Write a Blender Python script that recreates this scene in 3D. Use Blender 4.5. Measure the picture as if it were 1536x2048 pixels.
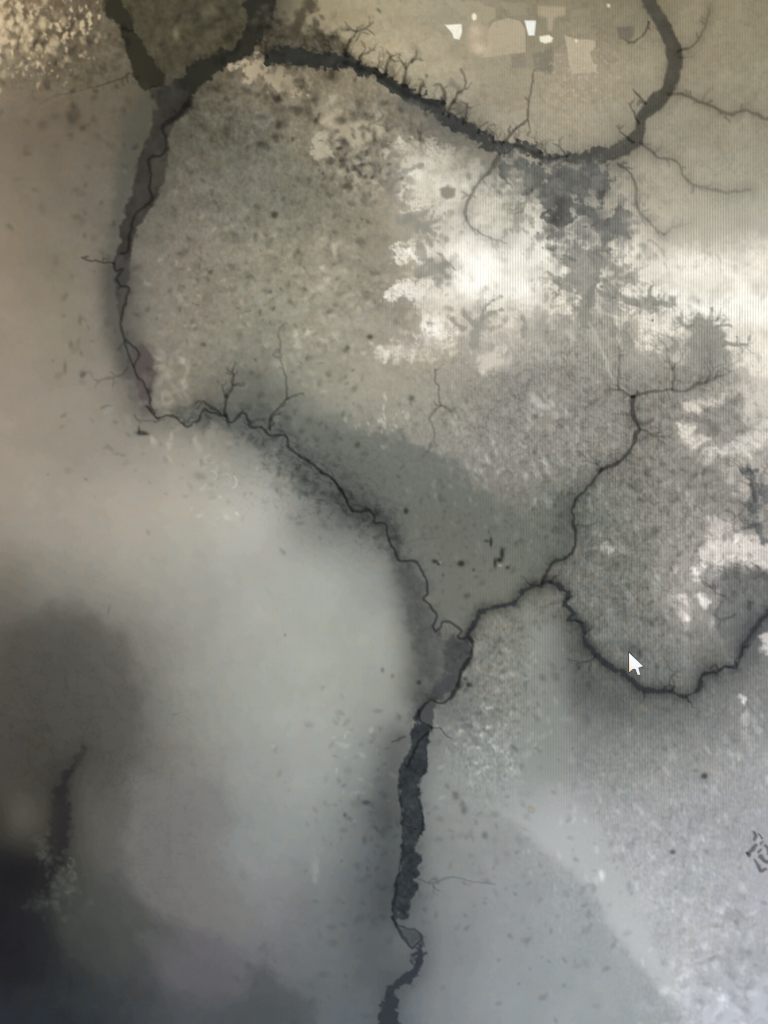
# A computer monitor seen close up: its lit panel shows a grey shaded-height map with branching rivers, and the mouse pointer.
import bpy, bmesh, math
import numpy as np

# ---------------------------------------------------------------- camera, world, exposure
sc = bpy.context.scene
for o in list(bpy.data.objects): bpy.data.objects.remove(o)
U = 0.2767/2.4/1000*1.0                    # metres per picture unit on the panel (a screen pixel is 2.4 units)
PZ = 0.185                                 # height of the panel's centre
cam = bpy.data.cameras.new('camera'); cam_o = bpy.data.objects.new('camera', cam); sc.collection.objects.link(cam_o)
FOV = math.radians(44)
cam.sensor_fit = 'VERTICAL'; cam.sensor_height = 24; cam.lens = 12/math.tan(FOV/2)
cam_o.location = (0, -1024*U/math.tan(FOV/2), PZ); cam_o.rotation_euler = (math.radians(90), 0, 0)
cam.clip_start = 0.01; cam.clip_end = 50
sc.camera = cam_o
world = bpy.data.worlds.new('World'); sc.world = world; world.use_nodes = True
world.node_tree.nodes['Background'].inputs[0].default_value = (1.0, 0.93, 0.82, 1)
world.node_tree.nodes['Background'].inputs[1].default_value = 0.04      # a dim room
sc.view_settings.view_transform = 'Standard'; sc.view_settings.look = 'None'
sc.cycles.filter_width = 1.1
sc.view_settings.exposure = 0; sc.view_settings.gamma = 1; sc.view_settings.use_curve_mapping = False

rng = np.random.default_rng(7)
# ---------------------------------------------------------------- sampling grid, in picture units (1536 x 2048 across the framed part)
def axis(lo, a, b, hi, step=2.0, grow=1.12):
    core = np.arange(a, b + 0.1, step)
    out = []; s = step; x = b
    while x < hi:
        s = min(s*grow, 22.0); x += s; out.append(min(x, hi))
    pre = []; s = step; x = a
    while x > lo:
        s = min(s*grow, 22.0); x -= s; pre.append(max(x, lo))
    return np.array(pre[::-1] + list(core) + out)
PX0, PX1, PY0, PY1 = -1536.0, 3072.0, -272.0, 2320.0      # the lit panel
xs = axis(PX0, -60, 1596, PX1)
ys = axis(PY0, -60, 2108, PY1)
NX, NY = len(xs), len(ys)
X, Y = np.meshgrid(xs, ys)

def noise(sx, sy=None, seed=0):
    """gradient noise in about -1..1, lattice pitch sx by sy"""
    sy = sy or sx
    r = np.random.default_rng(seed*7919 + 13)
    gx, gy = (xs - PX0)/sx + r.random()*3, (ys - PY0)/sy + r.random()*3
    n0, n1 = int(gx.max()) + 3, int(gy.max()) + 3
    th = r.random((n1, n0))*2*np.pi; GX, GY = np.cos(th), np.sin(th)
    ix, iy = gx.astype(int), gy.astype(int)
    fx, fy = gx - ix, gy - iy
    u = fx**3*(fx*(fx*6 - 15) + 10); v = (fy**3*(fy*(fy*6 - 15) + 10))[:, None]
    def corner(dx, dy):
        k = GX[iy + dy]; q = GY[iy + dy]
        return k[:, ix + dx]*(fx - dx) + q[:, ix + dx]*(fy - dy)[:, None]
    a = corner(0, 0); a += (corner(1, 0) - a)*u
    b = corner(0, 1); b += (corner(1, 1) - b)*u
    return (a + (b - a)*v)*1.75
def fbm(s, octs=4, seed=0, asp=1.0, gain=0.55):
    t = 0; a = 1.0; n = 0
    for k in range(octs):
        t = t + a*noise(s/2**k, s*asp/2**k, seed*31 + k); n += a*a; a *= gain
    return t/np.sqrt(n)*1.6
def sstep(a, b, v):
    t = np.clip((v - a)/(b - a), 0, 1); return t*t*(3 - 2*t)
def gauss(x, y, rx, ry=None, rot=0.0):
    ry = ry or rx; c, s = np.cos(np.radians(rot)), np.sin(np.radians(rot))
    u = ((X - x)*c + (Y - y)*s)/rx; v = (-(X - x)*s + (Y - y)*c)/ry
    return np.exp(-0.5*(u*u + v*v))

# ---------------------------------------------------------------- broad tones shown on the panel, viewing-angle brightness and tint shift painted in (every 128 units)
BASE = """
150,130,100 112,98,78 104,94,74 84,76,60 70,66,54 150,138,110 170,158,128 165,155,127 142,132,105 140,130,102 138,128,102 148,137,108 142,132,103
130,117,94 110,99,80 102,94,77 82,77,62 130,118,97 150,138,112 175,162,132 178,166,136 160,148,121 166,152,125 160,149,122 153,142,116 150,141,115
122,110,93 112,101,85 101,94,79 97,93,78 107,103,89 140,131,111 150,142,123 150,144,126 168,158,135 166,156,131 158,151,129 153,146,122 155,148,125
130,118,100 118,109,94 112,107,93 112,107,94 119,116,102 123,119,103 160,152,132 203,193,170 198,192,170 150,147,134 178,170,149 170,164,143 168,163,143
140,126,108 127,118,102 125,119,106 127,121,107 138,133,116 146,140,122 146,140,123 215,207,188 228,221,205 205,199,184 198,191,174 192,187,170 196,191,176
148,135,117 138,129,112 130,125,113 133,127,112 140,136,120 152,147,130 158,152,136 200,192,174 205,198,182 165,160,147 190,184,169 205,200,186 230,224,210
151,139,124 143,134,119 138,132,120 136,131,116 126,126,115 148,145,129 164,159,142 157,152,138 150,146,137 150,146,137 150,146,136 152,148,138 205,199,186
156,145,130 151,143,129 149,143,131 158,153,141 135,135,126 136,136,126 140,138,128 148,145,136 146,143,135 144,141,133 142,139,130 152,148,139 190,184,174
154,145,131 159,151,137 168,161,147 175,170,157 178,177,168 122,123,117 108,112,104 112,114,106 122,122,114 115,118,110 134,133,125 146,143,136 150,146,140
122,116,105 140,135,124 156,151,139 162,161,151 169,169,161 163,166,158 140,143,137 118,117,108 126,125,115 120,121,114 128,128,121 166,161,154 142,140,136
92,86,78 92,91,83 122,119,110 149,148,139 165,166,157 166,169,160 157,160,152 120,119,112 130,131,123 115,118,112 121,122,117 130,130,125 122,122,120
80,74,68 82,80,73 101,99,92 141,141,133 158,161,153 163,166,158 148,151,144 116,118,114 137,139,132 118,121,117 112,114,111 121,123,121 134,135,134
72,68,62 71,69,62 96,95,88 129,128,122 150,152,147 155,159,154 126,131,129 140,144,141 148,153,150 140,143,141 150,152,150 156,157,156 165,165,166
66,65,58 66,65,60 100,99,94 118,117,114 140,145,143 136,141,139 112,118,118 138,142,140 156,160,159 171,174,174 172,173,175 170,172,174 166,168,172
38,38,38 62,64,60 88,88,85 112,111,109 129,131,131 119,123,123 99,105,107 130,134,134 149,153,155 165,170,171 183,186,188 178,181,184 178,179,185
35,35,39 48,52,52 70,72,72 95,94,97 106,107,111 106,111,113 99,105,108 128,132,135 146,151,154 154,160,162 172,177,179 190,191,195 172,176,181
43,47,53 45,50,55 60,64,68 78,82,86 78,82,86 97,102,106 97,104,109 130,135,138 146,152,156 155,161,164 159,165,168 181,185,191 182,186,194
"""
grid = np.array([[[float(v) for v in c.split(',')] for c in r.split()] for r in BASE.strip().split('\n')])
def cubic(vals, g, ax):
    n = vals.shape[ax]; g = np.clip(g, 0, n - 1.0001); i = g.astype(int); t = g - i
    P = [np.take(vals, np.clip(i + k, 0, n - 1), axis=ax) for k in (-1, 0, 1, 2)]
    sh = [1]*vals.ndim; sh[ax] = -1; t = t.reshape(sh)
    m1, m2 = (P[2] - P[0])*0.4, (P[3] - P[1])*0.4
    return (2*t**3 - 3*t**2 + 1)*P[1] + (t**3 - 2*t**2 + t)*m1 + (-2*t**3 + 3*t**2)*P[2] + (t**3 - t**2)*m2
I = cubic(cubic(grid, ys/128, 0), xs/128, 1)
LAB = np.zeros((NY, NX), np.int16); NAMES = [('screen', '')]
LEFT_RIVER = ('river', 'dark meandering river running down the left side to the fork')
ARM = ('river', 'broad dark river arm at the top left')
TOP_RIVER = ('river', 'broad dark river curving across the top')
TRUNK = ('river', 'broad dark river from the fork down to the lower edge')
RIGHT_RIVER = ('river', 'narrow dark river winding from the fork to the right edge')
NORTH_RIVER = ('river', 'thin dark river climbing from the right-hand river to a fork')
FIELD_STREAM = ('stream', 'grey forked valley at the right edge')

# gentle domain warp that makes every traced line wander like a drainage line
WX = X + 1.5*fbm(18, 2, 901) + 1.5*noise(45, seed=905)
WY = Y + 1.5*fbm(18, 2, 902) + 1.5*noise(45, seed=906)
RN = fbm(22, 4, 77)

def spline(p, n=5):
    p = np.array(p, float)
    if len(p) < 3: return p
    q = np.vstack([2*p[0] - p[1], p, 2*p[-1] - p[-2]]); out = []
    for i in range(1, len(q) - 2):
        for t in np.linspace(0, 1, n, endpoint=False):
            a, b, c, d = q[i - 1], q[i], q[i + 1], q[i + 2]
            out.append(0.5*(2*b + (c - a)*t + (2*a - 5*b + 4*c - d)*t*t + (3*b - a - 3*c + d)*t**3))
    out.append(p[-1]); return np.array(out)
def window(x0, y0, x1, y1):
    return (slice(max(0, np.searchsorted(ys, y0) - 1), np.searchsorted(ys, y1) + 1),
            slice(max(0, np.searchsorted(xs, x0) - 1), np.searchsorted(xs, x1) + 1))
def linefield(pts, reach, smooth=True):
    """half width minus distance to the polyline (x, y, half width); -reach far away"""
    p = spline(pts) if smooth else np.array(pts, float)
    F = np.full((NY, NX), -float(reach))
    for a, b in zip(p[:-1], p[1:]):
        m = reach + max(a[2], b[2]) + 8
        w = window(min(a[0], b[0]) - m, min(a[1], b[1]) - m, max(a[0], b[0]) + m, max(a[1], b[1]) + m)
        px, py = WX[w] - a[0], WY[w] - a[1]; dx, dy = b[0] - a[0], b[1] - a[1]
        t = np.clip((px*dx + py*dy)/max(dx*dx + dy*dy, 1e-6), 0, 1)
        d = np.hypot(px - t*dx, py - t*dy)
        F[w] = np.maximum(F[w], a[2] + (b[2] - a[2])*t - d)
    return F
def polyfield(pts, reach=60, warp=True):
    p = np.array(pts, float); F = np.full((NY, NX), -float(reach))
    w = window(p[:, 0].min() - reach, p[:, 1].min() - reach, p[:, 0].max() + reach, p[:, 1].max() + reach)
    x, y = (WX[w], WY[w]) if warp else (X[w], Y[w])
    d = np.full(x.shape, 1e9); ins = np.zeros(x.shape, bool)
    for a, b in zip(p, np.roll(p, -1, 0)):
        dx, dy = b - a; t = np.clip(((x - a[0])*dx + (y - a[1])*dy)/max(dx*dx + dy*dy, 1e-6), 0, 1)
        d = np.minimum(d, np.hypot(x - a[0] - t*dx, y - a[1] - t*dy))
        c = (a[1] > y) != (b[1] > y)
        ins ^= c & (x < a[0] + (y - a[1])*dx/(dy if abs(dy) > 1e-9 else 1e-9))
    F[w] = np.where(ins, d, -d); return F
def lab(m, name):
    key = name if isinstance(name, tuple) else (name, '', len(NAMES))      # a plain kind name: a separate patch at every call
    if key not in NAMES: NAMES.append(key)
    LAB[m > 0.5] = NAMES.index(key)
def paint(m, col, name=None):
    global I
    I = I + m[..., None]*(np.array(col, float) - I)
    if name: lab(m, name)
def dim(m):            # multiply
    global I
    I = I*(1 - m[..., None])
def cover(F, feather, rough=0, rn=None):
    return sstep(-feather, feather, F + (rough*(RN if rn is None else rn) if rough else 0))
def along(pts, w):
    """0..1 position along the polyline of the nearest point, inside window w"""
    p = spline(pts)[:, :2]; L = np.concatenate([[0], np.cumsum(np.hypot(*np.diff(p, axis=0).T))]); D = None
    for n, (a, b) in enumerate(zip(p[:-1], p[1:])):
        dx, dy = b - a; px, py = WX[w] - a[0], WY[w] - a[1]
        t = np.clip((px*dx + py*dy)/max(dx*dx + dy*dy, 1e-6), 0, 1); d = np.hypot(px - t*dx, py - t*dy); u = (L[n] + t*(L[n+1] - L[n]))/L[-1]
        if D is None: D, T = d, u
        else: T = np.where(d < D, u, T); D = np.minimum(D, d)
    return T
spur_rng = np.random.default_rng(99)
def line(pts, k, feather=2.0, name=None, w=None, fade=0.0, spurs=0):
    """thin darker line from mouth to tip: k = darkening, fading by the share `fade` towards the tip"""
    pts = [tuple(q) if len(q) == 3 else (q[0], q[1], w) for q in pts]
    F = linefield(pts, 8)
    P = spline(pts)
    for _ in range(max(0, spurs)):
        i = spur_rng.integers(1, max(2, len(P) - 1)); x, y, ww = P[i]; dx, dy = P[i + 1 if i + 1 < len(P) else i][:2] - P[i - 1][:2]
        a = np.arctan2(dy, dx) + spur_rng.choice([-1, 1])*spur_rng.uniform(0.6, 1.2); l = spur_rng.uniform(6, 20)
        q = [(x, y, min(ww, 2.2))] + [(x + np.cos(a + spur_rng.normal(0, .25))*l*f, y + np.sin(a + spur_rng.normal(0, .25))*l*f, 2.0*(1 - .55*f)) for f in (.5, 1)]
        F = np.maximum(F, linefield(q, 8))
    m = cover(F, feather)
    km = m*k
    if fade:
        a = np.array(pts); wd = window(a[:, 0].min() - 45, a[:, 1].min() - 45, a[:, 0].max() + 45, a[:, 1].max() + 45)
        km[wd] = km[wd]*(1 - fade*along(pts, wd))
    dim(km)
    if name: lab(m, name)
def halo(pts, k, sig, w=0.0):
    pts = [(q[0], q[1], w) for q in pts]
    F = linefield(pts, 3.2*sig); d = np.maximum(-F, 0)
    dim(k*np.maximum(np.exp(-0.5*(d/sig)**2) - 0.006, 0))
def twigs(x, y, ang, ln, wd, k, depth=2, seed=0, name=None):
    """a small forked gully; every twig is drawn in one field"""
    r = np.random.default_rng(seed); F = np.full((NY, NX), -8.0)
    def go(x, y, a, l, w, dep):
        nonlocal F
        pts = [(x, y, w)]; n = max(3, int(l/7))
        for i in range(n):
            a2 = a + r.normal(0, 0.32); x += np.cos(a2)*l/n; y += np.sin(a2)*l/n; ww = w*(1 - 0.7*(i + 1)/n)
            pts.append((x, y, ww))
            if dep > 0 and i > 0 and r.random() < 0.55:
                go(x, y, a2 + r.choice([-1, 1])*r.uniform(0.6, 1.1), l*r.uniform(0.3, 0.55), ww*0.85, dep - 1)
        F = np.maximum(F, linefield(pts, 8))
    go(x, y, np.radians(ang), ln, wd, depth)
    m = cover(F, 1.8); dim(m*k)
    if name: lab(m, name)
# ---------------------------------------------------------------- textures of the relief
def amp(*blobs):
    a = np.zeros((NY, NX))
    for (x, y, rx, ry, v) in blobs: a = np.maximum(a, v*np.minimum(1, 1.6*gauss(x, y, rx, ry)))
    return a
g1 = fbm(11, 3, 11); g2 = fbm(34, 3, 12); g3 = fbm(12, 3, 13, 1.7); g4 = fbm(90, 4, 14)
I -= (6*np.minimum(1, 1.4*gauss(1320, 1620, 150, 150)))[..., None]
A1 = amp((520, 420, 170, 190, 9), (640, 600, 150, 90, 8), (420, 640, 90, 120, 7), (120, 80, 130, 70, 9), (640, 240, 160, 90, 13), (470, 230, 90, 60, 12))
A2 = amp((1130, 850, 230, 110, 7), (1290, 1100, 170, 230, 9), (1400, 900, 120, 160, 10), (1330, 1640, 170, 170, 7), (1020, 1350, 90, 110, 9),
         (1420, 1900, 110, 110, 7), (960, 720, 130, 60, 5), (1100, 640, 120, 80, 10), (980, 1480, 60, 80, 9), (1500, 1450, 100, 120, 7))
gf = fbm(7, 2, 17, 1.3); gh = fbm(5.5, 1, 18, 1.6)
I += (A1*(0.40*g1 + 0.40*gf + 0.55*g2) + A2*(0.45*g3 + 0.65*gf + 0.45*gh + 0.30*g2))[..., None]*np.array([1, .99, .95])
I += (2.0*g4 + 0.8*g2 + 0.5*g1)[..., None]
I += (1.3*fbm(26, 2, 16))[..., None]*np.array([1.0, 0, -0.9])     # blotchy compression tint

plain = polyfield([(560,790),(640,820),(720,850),(800,872),(870,898),(905,925),(950,965),(1012,1022),(1080,1025),(1140,985),(1180,975),(1150,1040),(1150,1085),(1090,1150),(1040,1195),(960,1215),(932,1262),(880,1235),(850,1140),(780,1060),(700,1005),(600,900)], 80)
m = sstep(-1, 1, (plain + 10*fbm(30, 4, 26))/(12 + 30*sstep(820, 650, X)))
I += (m*0.74)[..., None]*(np.array([106, 110, 103.]) + (1.8*g1 + 1.5*gf)[..., None] - I)
paint(np.clip(gauss(970, 1170, 70, 35), 0, 1)*0.35, (124, 123, 113)); paint(gauss(870, 1060, 70, 35)*0.3, (110, 106, 98))
spur = cover(polyfield([(1060,1245),(1110,1245),(1142,1290),(1148,1350),(1138,1420),(1150,1500),(1130,1570),(1060,1570),(1030,1480),(1045,1400),(1050,1300)], 80), 22, 6)
paint(spur*0.65, (141, 146, 140)); paint(gauss(1075, 1285, 16, 22)*0.3, (152,150,144))
band = cover(polyfield([(1000,1560),(1060,1540),(1110,1565),(1150,1605),(1223,1685),(1270,1785),(1312,1890),(1370,2000),(1332,1992),(1284,1936),(1232,1871),(1197,1812),(1163,1767),(1089,1697),(1040,1650),(1000,1625)], 70), 12, 6, n_b := fbm(30, 4, 27))
band = band*sstep(1500, 1700, Y + 0.35*(X - 1060)); I += (band*0.72)[..., None]*(np.stack([np.interp(Y, [1560, 1900], v) for v in ([166, 186], [170, 190], [169, 192])], -1) - I)
n_r = fbm(46, 5, 21)
I += (np.minimum(1, 1.5*gauss(540, 500, 130, 190)))[..., None]*np.array([4, 4, 3.])
# ---------------------------------------------------------------- pale ground, upper right
pale = polyfield([(775,296),(800,280),(850,276),(930,300),(985,335),(1012,362),(1052,392),(1078,422),(1095,455),(1112,482),(1160,488),(1235,484),(1262,468),(1300,492),(1400,498),(1536,486),(1700,470),
  (1700,800),(1536,764),(1475,735),(1456,696),(1446,668),(1430,645),(1380,640),(1388,664),(1357,682),(1323,674),(1316,692),(1297,708),(1276,690),(1266,668),(1266,643),(1232,654),(1201,628),(1186,608),(1160,650),(1126,624),
  (1118,645),(1090,648),(1078,662),(1060,650),(1040,640),(1020,668),(986,668),(972,640),(960,625),(940,640),(918,628),(902,650),(906,686),(882,692),(852,697),(832,713),(800,716),(768,712),(744,704),(752,694),(800,688),(826,680),(843,665),(838,640),(830,605),(815,597),(785,603),(771,594),(775,571),(800,560),(850,553),(872,557),(894,545),(890,520),(872,511),(862,518),(835,528),(790,523),(780,505),(796,488),(826,482),(852,478),(871,470),(868,446),(864,430),(845,420),(815,425),(800,400),(788,370),(770,332)], 80)
n_e = fbm(24, 4, 22); n_v = fbm(26, 4, 23, 1.6); n_s = fbm(13, 3, 28)
low_ = sstep(590, 660, Y)*sstep(700, 760, X)
top_ = sstep(1240, 1300, X)*sstep(560, 480, Y)
edge = np.exp(-(pale/38)**2)
Fp = pale + (1 - low_)*(6*n_e + 7*n_s) + low_*(8*n_e + 9*n_v + 4*n_s)
m = sstep(-1, 1, Fp/(6 + 5*low_ + 34*top_))
m = m*(1 - 0.6*edge*(1 - top_)*sstep(0.45, 1.0, fbm(15, 3, 24) + 0.3*n_r))
for fx, fy, fr in [(1020,614,13),(1010,520,5),(1062,560,5),(1068,580,6),(905,640,7),(845,335,5)]: m = m*(1 - 0.75*np.clip(1.5*gauss(fx, fy, fr*.7), 0, 1))
vein = np.exp(-(fbm(52, 4, 130, gain=0.65)/0.13)**2); vein2 = np.exp(-(fbm(34, 4, 131, gain=0.6)/0.12)**2)
m = m*(1 - (0.50*vein + 0.35*vein2)*np.exp(-(pale/30)**2)*(1 - top_))
m = np.clip(m, 0, 1)
hot = np.maximum.reduce([1.15*gauss(952, 545, 60, 48), 1.1*gauss(1035, 575, 45, 40), 1.2*gauss(1500, 618, 150, 32), 1.0*gauss(1345, 600, 60, 26), 0.8*gauss(815, 585, 40, 20), 0.8*gauss(870, 665, 40, 25), 0.75*gauss(1020, 500, 110, 70), 0.6*gauss(830, 505, 35, 18), 0.6*gauss(1400, 560, 170, 60), 0.55*gauss(1320, 655, 50, 30), 0.55*gauss(780, 700, 40, 12), 0.5*gauss(1500, 700, 80, 45), 0.3*gauss(850, 420, 80, 60)])
hot = np.clip(hot, 0, 1)
pc = np.stack([np.interp(Y, [300, 470], v) for v in ([203, 214], [194, 206], [172, 187])], -1)*(1 - hot[..., None]) + np.array([253, 249, 237.])*hot[..., None]
nw = np.clip(gauss(960, 330, 70, 60) + 0.8*gauss(1020, 420, 40, 50), 0, 1)*0.7
pc = pc + nw[..., None]*(np.array([188, 184, 164.]) - pc)
pc = pc + (5*g2 + 3*g1 + 7*g4)[..., None]
pc = pc + (10*fbm(58, 4, 25)*(1 - 0.7*np.clip(hot, 0, 1)))[..., None]
pc = pc*(1 - 0.10*np.clip(sstep(0.5, 1.1, fbm(20, 3, 29, 1.5))*np.exp(-(np.minimum(pale, 0) + np.maximum(pale - 20, 0))**2/1600), 0, 1))[..., None]
I += m[..., None]*(pc - I)
# pale slope at the far right below, and bright crests among the right-hand uplands
paint(cover(polyfield([(1385,850),(1420,815),(1470,795),(1482,830),(1505,860),(1440,880),(1410,868)], 60), 14, 10)*0.6, (132,131,125))
paint(cover(polyfield([(1420,1165),(1470,1150),(1536,1160),(1700,1160),(1700,1330),(1536,1310),(1480,1330),(1450,1290),(1430,1230)], 80), 16, 14, n_e)*0.7, (104, 107, 107)); paint(np.clip(gauss(1500, 1170, 40, 20) + gauss(1530, 1185, 30, 30), 0, 1)*0.5, (88, 91, 92))
paint(np.clip(gauss(1470, 1090, 90, 45) + gauss(1380, 1180, 40, 60), 0, 1)*0.5, (172, 167, 160)); paint(np.clip(gauss(1480, 890, 80, 40) + gauss(1400, 860, 40, 40), 0, 1)*0.45, (172, 167, 158))
for pts, col, f, rg in [
  ([(1370,806),(1400,800),(1445,795),(1452,788),(1442,806),(1410,813),(1396,826),(1374,822)], (220,213,198), 6, 5), ([(1357,850),(1388,851),(1400,868),(1422,878),(1402,888),(1386,893),(1368,880)], (228,221,208), 5, 6),
  ([(1400,926),(1410,902),(1450,886),(1500,866),(1536,846),(1700,820),(1700,925),(1536,890),(1500,905),(1450,908),(1422,926)], (218,212,202), 8, 10),
  ([(1480,772),(1536,765),(1700,780),(1700,840),(1536,828),(1490,838)], (212,205,193), 9, 9),
  ([(1440,935),(1500,925),(1536,935),(1700,940),(1700,985),(1536,985),(1500,1000),(1470,985)], (186,180,171), 10, 12),
  ([(1395,1112),(1420,1086),(1440,1058),(1475,1070),(1536,1078),(1700,1085),(1700,1145),(1536,1135),(1490,1125),(1450,1122),(1430,1150),(1410,1132)], (224,217,209), 7, 9),
  ([(1418,1040),(1445,1030),(1470,1055),(1440,1080),(1420,1085)], (205,198,189), 8, 9),
  ([(1382,1136),(1396,1138),(1396,1164),(1386,1162)], (228,222,216), 4, 3), ([(1390,1185),(1408,1190),(1418,1206),(1408,1214)], (232,228,224), 4, 3),
  ([(1352,1195),(1374,1194),(1384,1236),(1376,1250),(1358,1224)], (220,213,205), 6, 6),
  ([(1525,1270),(1560,1260),(1560,1310),(1525,1305)], (216,211,206), 5, 5),
  ([(955,735),(962,715),(985,705),(1002,690),(1012,700),(1000,722),(985,735),(965,745)], (212,205,189), 6, 9), ([(1130,655),(1140,650),(1150,680),(1142,690)], (190,186,174), 6, 6), ([(1070,672),(1085,668),(1100,700),(1088,702)], (180,176,164), 8, 7),
  ([(1270,700),(1290,712),(1300,740),(1280,735)], (165,161,150), 9, 7), ([(1340,700),(1362,705),(1362,725),(1345,722)], (195,190,177), 6, 6),
  ([(1480,1390),(1492,1395),(1488,1405)], (212,209,210), 3, 3), ([(1485,1430),(1496,1420),(1500,1450),(1490,1475)], (180,177,178), 6, 5), ([(1195,1095),(1215,1090),(1225,1098),(1205,1106)], (180,176,168), 5, 5)]:
    paint(cover(polyfield(pts, 50) + 0.55*rg*n_e + 0.6*rg*n_s + 2, f*1.2 + 1)*np.clip(0.92 + 0.10*n_v + 0.08*n_s, 0, 1), col)
# snow-white speckle, upper left corner and the knoll by the fork
sp = fbm(15, 3, 31); dens = np.maximum.reduce([1.0*gauss(20, 40, 70, 60), 0.75*gauss(140, 50, 70, 50), 0.55*gauss(60, 120, 80, 40)])*sstep(215, 195, X)
sp = fbm(13, 2, 31, 1.25); sp2 = fbm(30, 3, 35)
m = sstep(0.35, 1.5, sp + 1.5*dens - 0.75 + 0.5*sp2)*np.minimum(1, 2*dens)
paint(np.clip(m, 0, 1)*0.9, (206, 186, 148)); paint(np.clip(gauss(3, 40, 5, 26)*.6, 0, 1), (235, 200, 165))
dim(np.clip(sstep(0.3, 1.1, -sp)*dens, 0, 1)*0.2)
m = cover(polyfield([(470,128),(500,112),(525,118),(545,140),(580,140),(620,165),(580,190),(545,175),(520,160),(490,158)], 50), 8, 16, fbm(20, 4, 32))
paint(m*0.8, (190, 174, 144))
m = cover(polyfield([(640,205),(665,195),(690,225),(740,235),(760,260),(735,290),(700,300),(690,280),(668,280),(650,250)], 50), 7, 12, n_r)
paint(m*0.75, (186, 174, 148))
m = cover(polyfield([(625,280),(645,270),(668,275),(665,310),(640,320),(622,300)], 50), 5, 13, fbm(18, 4, 33))
paint(m*0.8, (188, 178, 152))
m = sstep(0.15, 0.7, fbm(17, 3, 34))*np.minimum(1, 1.5*gauss(740, 330, 45, 40)); paint(m*0.5, (196, 186, 162))

rel = sstep(560, 700, X)*sstep(520, 380, Y)
I += (rel*(3.2*fbm(52, 4, 48) + 2.2*fbm(16, 3, 49) + 1.4*gf))[..., None]
I += (rel*sstep(1260, 1180, X)*(-5*np.clip(np.abs(fbm(60, 3, 43)) < 0.12, 0, 1)*0 + 3*n_s))[..., None]
paint(np.clip(1.3*gauss(1060, 70, 110, 55), 0, 1)*0.5, (150, 140, 114))
# ---------------------------------------------------------------- plots and bare fields, top right
def field(pts, col, name='cleared_field', f=1.5, a=0.95):
    m = cover(polyfield(pts, 20, False), f)*a; paint(m, col, name)
dn = fbm(40, 4, 41)
paint(cover(polyfield([(1180,20),(1290,30),(1310,80),(1250,100),(1190,90)], 50), 25, 20)*0.4, (128,119,96))
field([(913,4),(958,2),(965,10),(990,16),(991,36),(975,46),(942,48),(930,35),(914,28)], (168,157,127))
field([(938,50),(976,48),(980,70),(976,100),(960,114),(940,104),(934,90)], (176,158,130), f=4)
field([(976,60),(985,45),(1015,36),(1040,42),(1050,58),(1051,104),(1020,108),(985,114),(962,116),(975,98)], (184,169,139))
field([(958,118),(1020,108),(1022,132),(1015,146),(985,152),(972,136)], (165,154,127))
field([(1075,12),(1130,14),(1130,30),(1108,36),(1104,62),(1096,62),(1094,36),(1076,30)], (176,160,130), f=4)
field([(1128,70),(1150,78),(1190,80),(1192,92),(1180,105),(1186,126),(1194,130),(1192,144),(1160,146),(1144,148),(1138,128),(1134,95)], (188,174,145))
field([(1065,108),(1105,95),(1108,120),(1104,148),(1070,140)], (130,123,104), f=5, name=None, a=.8)
field([(1024,112),(1052,108),(1052,136),(1024,136)], (140,131,112), f=4, name=None, a=.7)
field([(1233,54),(1268,52),(1268,70),(1258,82),(1238,78)], (117,108,90), f=3, name=None, a=.9)
m = gauss(950, 62, 10, 12)*0.55 + gauss(958, 96, 11, 8)*0.8; paint(np.clip(m, 0, 1), (222, 203, 170))
for pts, c in [([(1000,4),(1050,6),(1056,30),(1018,32)], (164,153,125)), ([(1108,58),(1128,60),(1132,98),(1108,96)], (148,138,114)), ([(1146,150),(1192,146),(1196,186),(1150,190)], (166,155,128)), ([(1106,112),(1132,108),(1136,152),(1108,150)], (166,155,130)), ([(1012,150),(1060,150),(1062,190),(1016,186)], (164,154,129)), ([(1195,86),(1228,84),(1232,128),(1198,126)], (152,142,118)), ([(868,20),(908,10),(912,40),(880,46)], (162,151,123)), ([(1140,20),(1180,18),(1182,66),(1142,70)], (156,145,118))]:
    field(pts, c, None, 2.5, .55)
field([(890,50),(923,48),(924,64),(919,79),(908,77),(904,66)], (252,248,226), 'bright_patch', 1.8)
field([(1049,41),(1072,41),(1069,71),(1057,71)], (246,247,238), 'bright_patch', 1.8)
field([(1079,73),(1098,70),(1106,76),(1103,84),(1090,87),(1080,83)], (247,240,214), 'bright_patch', 2.2)
field([(944,30),(948,26),(953,30),(953,38),(948,42),(944,37)], (250,236,204), 'bright_patch', 2.2)
field([(1149,80),(1153,78),(1156,82),(1152,86)], (245,232,200), None, 2.5)
field([(1214,8),(1220,8),(1220,15),(1215,14)], (235,222,185), None, 2.5)
field([(1241,462),(1247,462),(1247,470),(1241,472)], (245,243,230), None, 2.5); field([(1242,474),(1247,474),(1247,482),(1242,482)], (240,238,225), None, 2.5)
m = sstep(0.55, 1.0, fbm(9, 2, 42))*np.minimum(1, 1.5*gauss(1160, 150, 60, 50)); paint(m*0.35, (205, 192, 165))

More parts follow.
